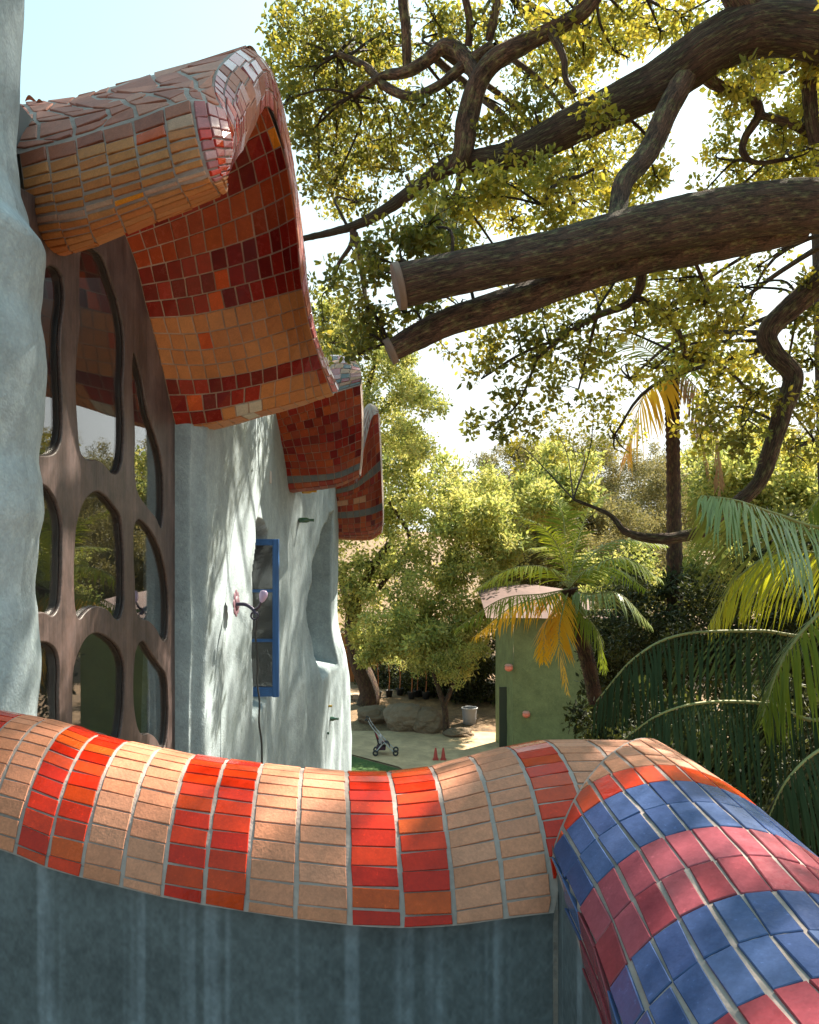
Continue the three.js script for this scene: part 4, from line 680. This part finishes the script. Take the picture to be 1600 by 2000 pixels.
function palmTrunk(t, pts) {                                                              // ringed trunk
  const g = tp(pts), fine = []; for (let i = 0; i <= (g.length - 1) * 26; i++) { const c = cat(g, i / 26); c[3] *= 1 + 0.10 * ((i % 2) ? 1 : -0.4) + 0.06 * (rnd() - .5); fine.push(c); }
  part('trunk', tube(fine, { radial: 14, per: 1, rough: 0.04 }), std({ color: lin(0.22, 0.12, 0.075), map: T.bark, roughness: 0.9, bumpMap: T.barkBump, bumpScale: 0.02 }), t);
}
{
  const t = thing('palm_tree', 'tall slender palm with a yellow hanging frond and ringed trunk', 'palm', foot(1316, 15)), D = 15;
  palmTrunk(t, [[1322, 1600, D, 17], [1318, 1150, D, 15], [1315, 900, D, 13], [1312, 760, D, 14], [1310, 715, D, 15]]);
  const c = [1310, 722, D];
  frond(t, [c, [1290, 740, D - .2], [1255, 780, D - .4], [1232, 850, D - .4], [1225, 885, D - .4]], { mat: 'yellow', len: 0.95, hang: 0.55, n: 40, wid: 0.055 });
  frond(t, [c, [1275, 690, D - .3], [1225, 665, D - .5], [1170, 655, D - .8]], { mat: 'pale', len: 0.75, hang: 0.15, n: 36, wid: 0.04 });
  frond(t, [c, [1335, 640, D + .1], [1390, 560, D + .2], [1460, 505, D + .2]], { mat: 'lime', len: 0.6, hang: 0.1, n: 40, wid: 0.04 });
  frond(t, [c, [1315, 640, D + .4], [1300, 560, D + .9], [1270, 520, D + 1.2]], { mat: 'green', len: 0.6, hang: 0.15, n: 40, wid: 0.04 });
  frond(t, [c, [1350, 690, D - .3], [1420, 690, D - .6], [1490, 740, D - .8]], { mat: 'lime', len: 0.7, hang: 0.3, n: 40, wid: 0.04 });
  frond(t, [c, [1345, 740, D + .2], [1385, 800, D + .3], [1400, 880, D + .3], [1405, 960, D + .3]], { mat: 'dry', len: 0.45, hang: 0.8, n: 36, wid: 0.05 });
  frond(t, [c, [1340, 760, D - .2], [1365, 830, D - .2], [1385, 930, D - .2]], { mat: 'dry', len: 0.35, hang: 0.8, n: 30, wid: 0.04 });
  frond(t, [c, [1320, 690, D - .8], [1340, 680, D - 1.4], [1350, 730, D - 1.9]], { mat: 'green', len: 0.6, hang: 0.3, n: 36, wid: 0.04 });
}
{
  const D = 12.5, t = thing('palm_tree', 'smaller palm with a leaning red-brown trunk in front of the green hut', 'palm', foot(1168, D));
  palmTrunk(t, [[1172, 1440, D, 13], [1163, 1370, D, 14], [1150, 1300, D, 14], [1130, 1230, D, 15], [1118, 1180, D, 16], [1112, 1150, D, 17]]);
  const c = [1112, 1150, D];
  const add = (pts, o) => frond(t, [c, ...pts], { len: 0.52, wid: 0.027, n: 46, ragged: 0.3, ...o });
  add([[1070, 1110, D - .3], [1000, 1110, D - .5], [930, 1150, D - .6]], { mat: 'lime', hang: 0.3 }); add([[1060, 1160, D - .4], [980, 1170, D - .7], [895, 1225, D - .8]], { mat: 'green', hang: 0.45 });
  add([[1070, 1165, D + .2], [1000, 1185, D + .1], [930, 1240, D]], { mat: 'yellow', hang: 0.5 }); add([[1100, 1190, D - .5], [1092, 1250, D - .7], [1108, 1350, D - .7]], { mat: 'yellow', hang: 0.6, len: 0.38 });
  add([[1085, 1195, D - .3], [1065, 1225, D - .4], [1062, 1290, D - .4]], { mat: 'yellow', hang: 0.6, len: 0.36 });
  add([[1095, 1080, D], [1060, 1030, D - .1], [985, 1000, D - .2]], { mat: 'lime', hang: 0.15 }); add([[1105, 1070, D + .3], [1100, 1010, D + .5], [1085, 965, D + .6]], { mat: 'green', hang: 0.1 });
  add([[1125, 1070, D], [1150, 1000, D], [1190, 965, D]], { mat: 'lime', hang: 0.1 }); add([[1150, 1090, D + .2], [1210, 1055, D + .3], [1300, 1065, D + .2]], { mat: 'green', hang: 0.25 });
  add([[1150, 1110, D - .4], [1220, 1090, D - .8], [1290, 1130, D - 1.0]], { mat: 'green', hang: 0.35 }); add([[1150, 1160, D - .3], [1210, 1160, D - .6], [1270, 1220, D - .7]], { mat: 'pale', hang: 0.45 });
  add([[1140, 1120, D + .4], [1200, 1110, D + .8], [1260, 1150, D + 1.0]], { mat: 'green', hang: 0.35 }); add([[1130, 1110, D + .6], [1090, 1070, D + 1.2], [1040, 1070, D + 1.6]], { mat: 'lime', hang: 0.25 });
  add([[1130, 1190, D - .4], [1165, 1230, D - .6], [1180, 1310, D - .6]], { mat: 'green', hang: 0.6, len: 0.4 });
}
{
  const t = thing('palm_tree', 'large palm beyond the right edge whose long fronds droop into view', 'palm', [4.3, 0, -5.6]);
  palmTrunk(t, [[2000, 2600, 5.6, 40], [1980, 1700, 5.6, 38], [1940, 1250, 5.6, 40], [1920, 1060, 5.6, 44]]);
  const c = [1920, 1060, 5.6], add = (pts, o) => frond(t, [c, ...pts], { len: 0.62, wid: 0.021, n: 66, r: 0.02, ...o });
  add([[1760, 1130, 5.5], [1600, 1235, 5.3], [1480, 1232, 5.2], [1330, 1240, 5.1], [1240, 1285, 5.0], [1165, 1370, 5.0]], { mat: 'dark', hang: 1.1, n: 84, len: 0.60, wid: 0.019, ragged: 0.25 });
  add([[1780, 990, 5.4], [1620, 1030, 5.2], [1520, 1005, 5.1], [1440, 978, 5.0], [1370, 968, 5.0]], { mat: 'pale', hang: 0.75, n: 80, len: 0.62 });
  add([[1780, 1240, 5.2], [1620, 1400, 5.0], [1500, 1375, 4.9], [1380, 1372, 4.8], [1290, 1395, 4.7], [1210, 1450, 4.7]], { mat: 'dark', hang: 1.1, n: 80, len: 0.6, wid: 0.019 });
  add([[1760, 1120, 5.0], [1640, 1170, 4.8], [1570, 1230, 4.7], [1520, 1310, 4.7], [1490, 1400, 4.7]], { mat: 'green', hang: 0.7, len: 0.5 });
  add([[1780, 1060, 5.9], [1640, 1080, 6.1], [1520, 1080, 6.3], [1440, 1130, 6.4], [1390, 1210, 6.5]], { mat: 'lime', hang: 0.8, len: 0.55 });
  add([[1780, 1330, 4.9], [1700, 1440, 4.6], [1610, 1460, 4.4], [1540, 1520, 4.3], [1500, 1600, 4.3]], { mat: 'dark', hang: 0.9, len: 0.5 });
  add([[1850, 900, 5.5], [1760, 860, 5.4], [1660, 900, 5.3], [1580, 1000, 5.3]], { mat: 'green', hang: 0.6 }); add([[2050, 900, 5.4], [2200, 880, 5.2], [2350, 1000, 5]], { mat: 'green', hang: 0.6 }); add([[1950, 860, 5.8], [2000, 740, 6], [2080, 700, 6.2]], { mat: 'green', hang: 0.3 });
}
// ------------------------------------------------------------------ garden: hut, fence, rocks, pots
{
  const D = 22.6, x0 = (968 - 800) / F * 23.2, t = thing('garden_hut', 'small green plastered hut with a faded pink roof and dark doorway', 'hut', [4, 0, -D]);
  const green = std({ color: lin(0.25, 0.28, 0.115), map: T.stucco, roughness: 0.9, bumpMap: T.mottleBump, bumpScale: 0.02 });
  const A = P(968, 1470, 23.4), B = P(1003, 1470, 22.4), C = P(1215, 1470, 21.8), top = (1085 - 1195) / F * 22.6 + H;
  const wall = (a, b, th, hole) => gridGeo(40, 30, (u, v) => { const p = a.clone().lerp(b, u), y = lerp(-0.1, top + 0.12 * Math.sin(u * 3), v); return [V(p.x + 0.03 * fbm(u * 3, y, 2, 2), y, p.z + 0.10 * Math.sin(u * Math.PI) + 0.02 * fbm(u * 4, y, 1, 2)), u * 2, y / 1.4]; });
  part('wall', wall(B, C), green, t); part('wall', wall(A, B), green, t); part('wall', wall(C, V(C.x + 1, 0, C.z - 3)), green, t);
  part('doorway', boxAt(0.42, 1.75, 0.06, (A.x * 0.4 + B.x * 0.6), 0.9, (A.z * 0.4 + B.z * 0.6) + 0.09).rotateY(0), std({ color: lin(0.03, 0.035, 0.02), roughness: 0.8 }), t);
  part('door_frame', boxAt(0.10, 2.5, 0.14, A.x + 0.12, 1.25, A.z + 0.12), std({ color: lin(0.20, 0.19, 0.10), roughness: 0.8, map: T.mottle }), t);
  part('roof', gridGeo(30, 14, (u, v) => { const p = V(lerp(A.x - 0.45, C.x + 0.1, u), 0, lerp(-21.6, -25.5, v)); return [V(p.x, top - 0.10 + 0.8 * Math.sin(v * Math.PI * 0.6) * (0.75 + 0.25 * Math.sin(u * 4)) + 0.05 * fbm(u * 6, v * 5, 1, 2), p.z), u * 4, v * 3]; }), std({ color: lin(0.15, 0.075, 0.062), map: T.mottle, roughness: 0.85, side: THREE.DoubleSide }), t);
  for (const [px, py, s, l] of [[994, 1305, 0.12, 'small round red lamp high on the green hut wall'], [1028, 1396, 0.11, 'small round red lamp low on the green hut wall']]) {
    const p = P(px, py, 22.25); const g = new THREE.SphereGeometry(s, 14, 10); g.scale(1, 0.8, 1); g.translate(p.x, p.y, p.z); const hood = new THREE.CylinderGeometry(s * 0.7, s * 1.05, 0.05, 14); hood.translate(p.x, p.y + s * 0.75, p.z);
    const L = thing('wall_lamp', l, 'lamp', [p.x, p.y, p.z]); part('shade', g, std({ color: lin(0.75, 0.20, 0.12), roughness: 0.5 }), L); part('hood', hood, std({ color: lin(0.55, 0.24, 0.18), roughness: 0.6 }), L);
  }
}
{
  const t = thing('board_fence', 'orange-brown upright board fence behind the leaning tree trunk', 'fence', foot(690, 32, 0.4));
  for (let i = 0; i < 13; i++) part('board', boxAt(0.19, 2.0, 0.03, (640 - 800) / F * 32 + i * 0.2, 1.4, -32 + 0.008 * (i % 3)), std({ color: lin(0.42 + 0.05 * (i % 3), 0.15 + 0.015 * (i % 4), 0.035), map: T.wood, roughness: 0.8 }), t);
  part('rail', boxAt(2.7, 0.1, 0.05, (640 - 800) / F * 32 + 1.2, 1.8, -32.06), M.bark2, t);
}
const rockMat = [std({ color: lin(0.26, 0.185, 0.12), map: T.clay, roughness: 0.95, bumpMap: T.mottleBump, bumpScale: 0.06 }), std({ color: lin(0.30, 0.22, 0.15), map: T.clay, roughness: 0.95, bumpMap: T.mottleBump, bumpScale: 0.06 })];
function rock(px, py, d, w, h, label) {
  const g = new THREE.IcosahedronGeometry(1, 14), p = g.attributes.position, s = rr(0, 50), uv = g.attributes.uv;
  for (let i = 0; i < p.count; i++) { const v = V(p.getX(i), p.getY(i), p.getZ(i)); const k = 1 + 0.5 * fbm(v.x * 1.1 + s, v.y * 1.1, v.z * 1.1, 4); v.multiplyScalar(k); v.x = Math.sign(v.x) * Math.pow(Math.abs(v.x), 0.8); p.setXYZ(i, v.x * w / 2, v.y * h / 2 * 1.1, v.z * w * 0.36); uv.setXY(i, v.x * w * 0.5 + v.z, v.y * h * 0.5); }
  g.computeVertexNormals(); const c = P(px, py, d); g.translate(c.x, c.y, c.z); solo('boulder', g, pick(rockMat), label, 'boulder', 'boulders edging the raised bank');
}
rock(728, 1396, 25.6, 1.05, 0.55, 'rounded tan boulder at the left end beside the leaning tree'); rock(790, 1402, 25, 1.35, 0.85, 'largest boulder, second from the left along the bank'); rock(836, 1410, 24.7, 1.0, 0.75, 'brown boulder touching the small slender tree'); rock(895, 1432, 24.2, 0.95, 0.3, 'low flat stone right of the small slender tree');
{
  const t = thing('stone_wall', 'short pale stone wall beside the leaning tree trunk', 'wall', foot(686, 28, 0));
  for (let r = 0; r < 3; r++) for (let i = 0; i < 4; i++) part('stone', boxAt(rr(.21, .25), 0.2, 0.4, (668 - 800) / F * 28 + i * 0.25 + (r % 2) * 0.1, 0.12 + r * 0.215, -28 + rr(-.03, .03), 0.03), std({ color: lin(0.46 + rr(-.06, .06), 0.34, 0.24), map: T.clay, roughness: 0.95 }), t);
}
[[738, 1352, 12], [760, 1340, 8], [781, 1348, 4], [804, 1352, 9], [815, 1345, 3], [822, 1354, 7], [832, 1350, 5]].forEach(([x, y, s], i) => {
  const d = 28.2 + (i % 3) * 0.35, lab = ['leftmost in the row', 'second from the left, set back', 'third from the left, thin stem', 'just left of the crowded group', 'back one of the crowded group', 'tallest of the crowded group', 'rightmost in the row'][i];
  const g0 = P(x, 1374, d), y0 = groundY(g0.x, d), t = thing('potted_sapling', 'potted sapling with a reddish stem, ' + lab, 'potted plant', [g0.x, y0, g0.z], 'potted saplings on the bank'), list = [];
  const pot = new THREE.LatheGeometry([[0.001, 0], [0.10, 0], [0.14, 0.24], [0.15, 0.24], [0.15, 0.27], [0.125, 0.27], [0.12, 0.22], [0.001, 0.22]].map((q) => new THREE.Vector2(...q)), 16); pot.translate(g0.x, y0, g0.z);
  part('pot', pot, M.black, t); const top = y0 + 0.9 + 0.04 * s;
  part('stem', tube([[g0.x, y0 + .2, g0.z, .022], [g0.x + .02, y0 + .7, g0.z, .018], [g0.x - .02, top, g0.z, .012]], { radial: 6, per: 4, rough: 0 }), std({ color: lin(0.45, 0.17, 0.07), roughness: 0.8 }), t);
  cloud(list, V(g0.x, top + 0.2, g0.z), V(.3, .3, .3), 26, 0.7, PAL.willow); instanced('leaves', leafy, LEAF.far, list, t, true, 'stuff');
});
{
  const p = P(917, 1388, 25.6), y = groundY(p.x, 25.6), t = thing('bin', 'grey ribbed bin standing in the shade left of the hut', 'bin', [p.x, y, p.z]);
  part('body', new THREE.LatheGeometry([[0.001, 0], [0.20, 0], [0.215, 0.2], [0.225, 0.2], [0.228, 0.24], [0.22, 0.24], [0.25, 0.56], [0.245, 0.57], [0.20, 0.06], [0.001, 0.06]].map((q) => new THREE.Vector2(...q)), 20).translate(p.x, y, p.z), std({ color: lin(0.28, 0.29, 0.31), roughness: 0.6 }), t);
  part('rim', new THREE.TorusGeometry(0.255, 0.02, 8, 24).rotateX(Math.PI / 2).translate(p.x, y + 0.57, p.z), std({ color: lin(0.35, 0.36, 0.38), roughness: 0.6 }), t);
}
for (const [x, l] of [[851, 'left one of two small dark red cones by the path'], [866, 'right one of two small dark red cones by the path']]) {
  const p = P(x, 1486, 21.3), t = thing('traffic_cone', l, 'traffic cone', [p.x, 0.03, p.z]), m = std({ color: lin(0.35, 0.04, 0.03), roughness: 0.6 });
  part('base', boxAt(0.16, 0.025, 0.16, p.x, 0.045, p.z), m, t); part('body', new THREE.LatheGeometry([[0.065, 0], [0.05, 0.12], [0.022, 0.30], [0.001, 0.305]].map((q) => new THREE.Vector2(...q)), 14).translate(p.x, 0.055, p.z), m, t);
}
{ // folded-hood stroller seen from the side
  const o = P(748, 1478, 21.9), t = thing('stroller', 'lightweight dark folding stroller parked on the sandy path', 'stroller', [o.x, 0.03, o.z]), L = (pts, r) => tube(pts.map(([x, y, z]) => [o.x + x, 0.03 + y, o.z + z, r]), { radial: 6, per: 3, rough: 0 });
  const grey = std({ color: lin(0.4, 0.41, 0.43), roughness: 0.35, metalness: 0.7 });
  for (const z of [-.2, .2]) { part('frame', merge([L([[-.40, .98, z], [-.30, .80, z], [0.06, .36, z], [.34, .08, z]], .014), L([[-.20, .10, z], [-.02, .36, z], [-.14, .62, z]], .012), L([[.06, .38, z], [-.18, .12, z]], .010)]), grey, t); part('handle', L([[-.40, .98, z], [-.46, 1.02, z], [-.48, .97, z]], .022), M.black, t); }
  const seatPts = [[-.26, .78], [-.16, .42], [-.10, .30], [.12, .34], [.20, .22]];
  part('seat', gridGeo(10, 20, (u, v) => { const [x, y] = cat(seatPts, v * 4); return [V(o.x + x, 0.03 + y - 0.02 * Math.sin(u * Math.PI), o.z - .19 + u * .38), u, v]; }), std({ color: lin(0.03, 0.025, 0.035), roughness: 0.9, side: THREE.DoubleSide }), t);
  part('harness', L([[-.22, .66, .05], [-.13, .44, .05], [.05, .36, .05]], .022), std({ color: lin(0.4, 0.03, 0.06), roughness: 0.8 }), t);
  part('cushion', boxAt(.07, .22, .3, o.x - .08, .46, o.z, .03), std({ color: lin(0.45, 0.42, 0.45), roughness: 0.9 }), t);
  part('basket', boxAt(.26, .10, .34, o.x - .05, .22, o.z, .03), std({ color: lin(0.05, 0.02, 0.035), roughness: 0.9 }), t);
  for (const [x, z] of [[-.20, -.2], [-.20, .2], [.36, -.2], [.36, .2]]) part('wheel', merge([-.025, .025].map((k) => new THREE.TorusGeometry(.062, .020, 8, 18).translate(o.x + x, .11, o.z + z + k))), M.black, t);
}
// ------------------------------------------------------------------ fittings on the house front
{
  const D = 7.8, at = (px, py) => { const p = P(px, py, D); return [p.x, p.y]; };
  const bars = []; const bar = (x0, y0, x1, y1, th, z = 0) => { const [a, b] = at(x0, y0), [c, d] = at(x1, y1); bars.push(boxAt(Math.abs(c - a), Math.abs(d - b), th, (a + c) / 2, (b + d) / 2, -D + z, 0.004)); };
  const win = part('window', (() => { bar(533, 1053, 545, 1361, 0.05); bar(478, 1053, 490, 1361, 0.05); bar(490, 1053, 533, 1065, 0.046); bar(490, 1342, 533, 1360, 0.046); bar(490, 1151, 533, 1157, 0.03, -.006); bar(490, 1248, 533, 1254, 0.03, -.006); return merge(bars); })(), M.bluePaint, house);
  for (const [y0, y1] of [[1063, 1152], [1156, 1249], [1253, 1344]]) { const [a, b] = at(489, y0), [c, d] = at(534, y1); part('pane', boxAt(c - a, b - d, 0.004, (a + c) / 2, (b + d) / 2, -D - .01), M.glass, win); }
  part('dark_interior_plate', boxAt(P(534, 1053, D).x - P(484, 1053, D).x, P(534, 1063, D).y - P(534, 1344, D).y, 0.012, (P(534, 1053, D).x + P(484, 1053, D).x) / 2, (P(534, 1063, D).y + P(534, 1344, D).y) / 2, -D - .045), M.darkWood, house);  // added plate behind the panes; its dark colour stands in for the unlit interior
  const spout = (px, py, d, x, len, c) => { const p = P(px, py, d), g = new THREE.LatheGeometry([[0.001, 0], [0.030, 0], [0.034, 0.02], [0.034, len * .55], [0.018, len * .75], [0.018, len], [0.022, len + .01], [0.001, len + .012]].map((q) => new THREE.Vector2(...q)), 14); g.rotateZ(-Math.PI / 2); g.translate(p.x, p.y, p.z); part('bottle_end', g, phy({ color: lin(...c), roughness: 0.15, clearcoat: 1 }), house); };
  spout(590, 959, 9.6, 0, .17, [0.55, 0.30, 0.02]); spout(584, 1016, 9.8, 0, .18, [0.03, 0.10, 0.05]); spout(626, 1379, 11.4, 0, .16, [0.45, 0.28, 0.03]); spout(638, 1404, 11.5, 0, .17, [0.03, 0.10, 0.05]); spout(612, 1432, 11.2, 0, .22, [0.02, 0.07, 0.035]);
  part('wall_plate', boxAt(0.05, 0.13, 0.09, P(525, 932, 8.05).x, P(525, 932, 8.05).y, -8.05, 0.012), std({ color: lin(0.45, 0.42, 0.42), roughness: 0.6 }), house);
}
{
  const D = 6.12, p = P(459, 1178, D), t = thing('bracket', 'iron arm on a pink rosette with lilac bud, left of blue window', 'bracket', [p.x, p.y, p.z]);
  const pet = []; for (let i = 0; i < 8; i++) { const a = i / 8 * Math.PI * 2, g = new THREE.SphereGeometry(0.035, 10, 8); g.scale(0.2, 1, 1); g.translate(p.x + .01, p.y + Math.cos(a) * .075, p.z + Math.sin(a) * .075); pet.push(g); }
  pet.push(new THREE.SphereGeometry(0.06, 12, 10).scale(0.4, 1, 1).translate(p.x + .012, p.y, p.z));
  part('rosette', merge(pet), std({ color: lin(0.15, 0.075, 0.10), roughness: 0.6 }), t);
  const arm = [[462, 1180], [480, 1181], [494, 1190], [500, 1200]].map(([x, y]) => { const q = P(x, y, D - .1); return [q.x, q.y, q.z, 0.014]; }), e = P(500, 1200, D - .1), f = P(511, 1176, D - .1), k = P(496, 1192, D - .1);
  part('arm', merge([tube(arm, { radial: 8, per: 6, rough: 0 }), tube([[k.x, k.y, k.z, .012], [P(505, 1186, D - .1).x, P(505, 1186, D - .1).y, -D + .1, .010], [f.x, f.y + .01, f.z, .008]], { radial: 8, per: 4, rough: 0 }), new THREE.TorusGeometry(.028, .007, 8, 20).translate(e.x - .01, e.y - .01, e.z)]), M.metal, t);
  part('glass_bud', new THREE.LatheGeometry([[0.001, -.04], [0.02, -.02], [0.034, .02], [0.030, .05], [0.012, .062], [0.001, .062]].map((q) => new THREE.Vector2(...q)), 16).rotateZ(-.25).translate(f.x + .008, f.y + .03, f.z), std({ color: lin(0.55, 0.40, 0.62), roughness: 0.3 }), t);
  solo('cable', tube([[502, 1204], [499, 1240], [503, 1290], [502, 1330], [507, 1370], [506, 1410], [511, 1450], [512, 1500], [514, 1560]].map(([x, y]) => { const q = P(x, y, D + .05); return [q.x, q.y, q.z, 0.008]; }), { radial: 6, per: 5, rough: 0 }), M.black, 'thin black cable hanging down the wall beside the blue window', 'cable');
}
[[62, 198, 4.08, 0.035, 'curled brown dead leaf lying on the roof beside the pillar'], [80, 202, 4.0, 0.025, 'small brown dead leaf on the roof right of a larger curled one'], [160, 222, 3.62, 0.018, 'tiny orange dead leaf on the roof paving'], [9, 1440, 2.0, 0.018, 'small yellow-brown leaf on the left end of the tan coping']].forEach(([x, y, d, s, l]) => {
  const c = P(x, y, d); solo('dead_leaf', gridGeo(6, 4, (u, v) => [V(c.x + (u - .5) * s * 2, c.y + s * 0.5 * Math.pow(2 * Math.abs(v - .5), 2) * Math.sin(Math.PI * u) + 0.25 * s * Math.sin(u * 5), c.z + (v - .5) * s * Math.sin(Math.PI * Math.min(.97, Math.max(.03, u)))), u, v]), std({ color: lin(0.28, 0.09, 0.035), roughness: 0.8, side: THREE.DoubleSide }), l, 'leaf');
});
renderer.render(scene, camera);
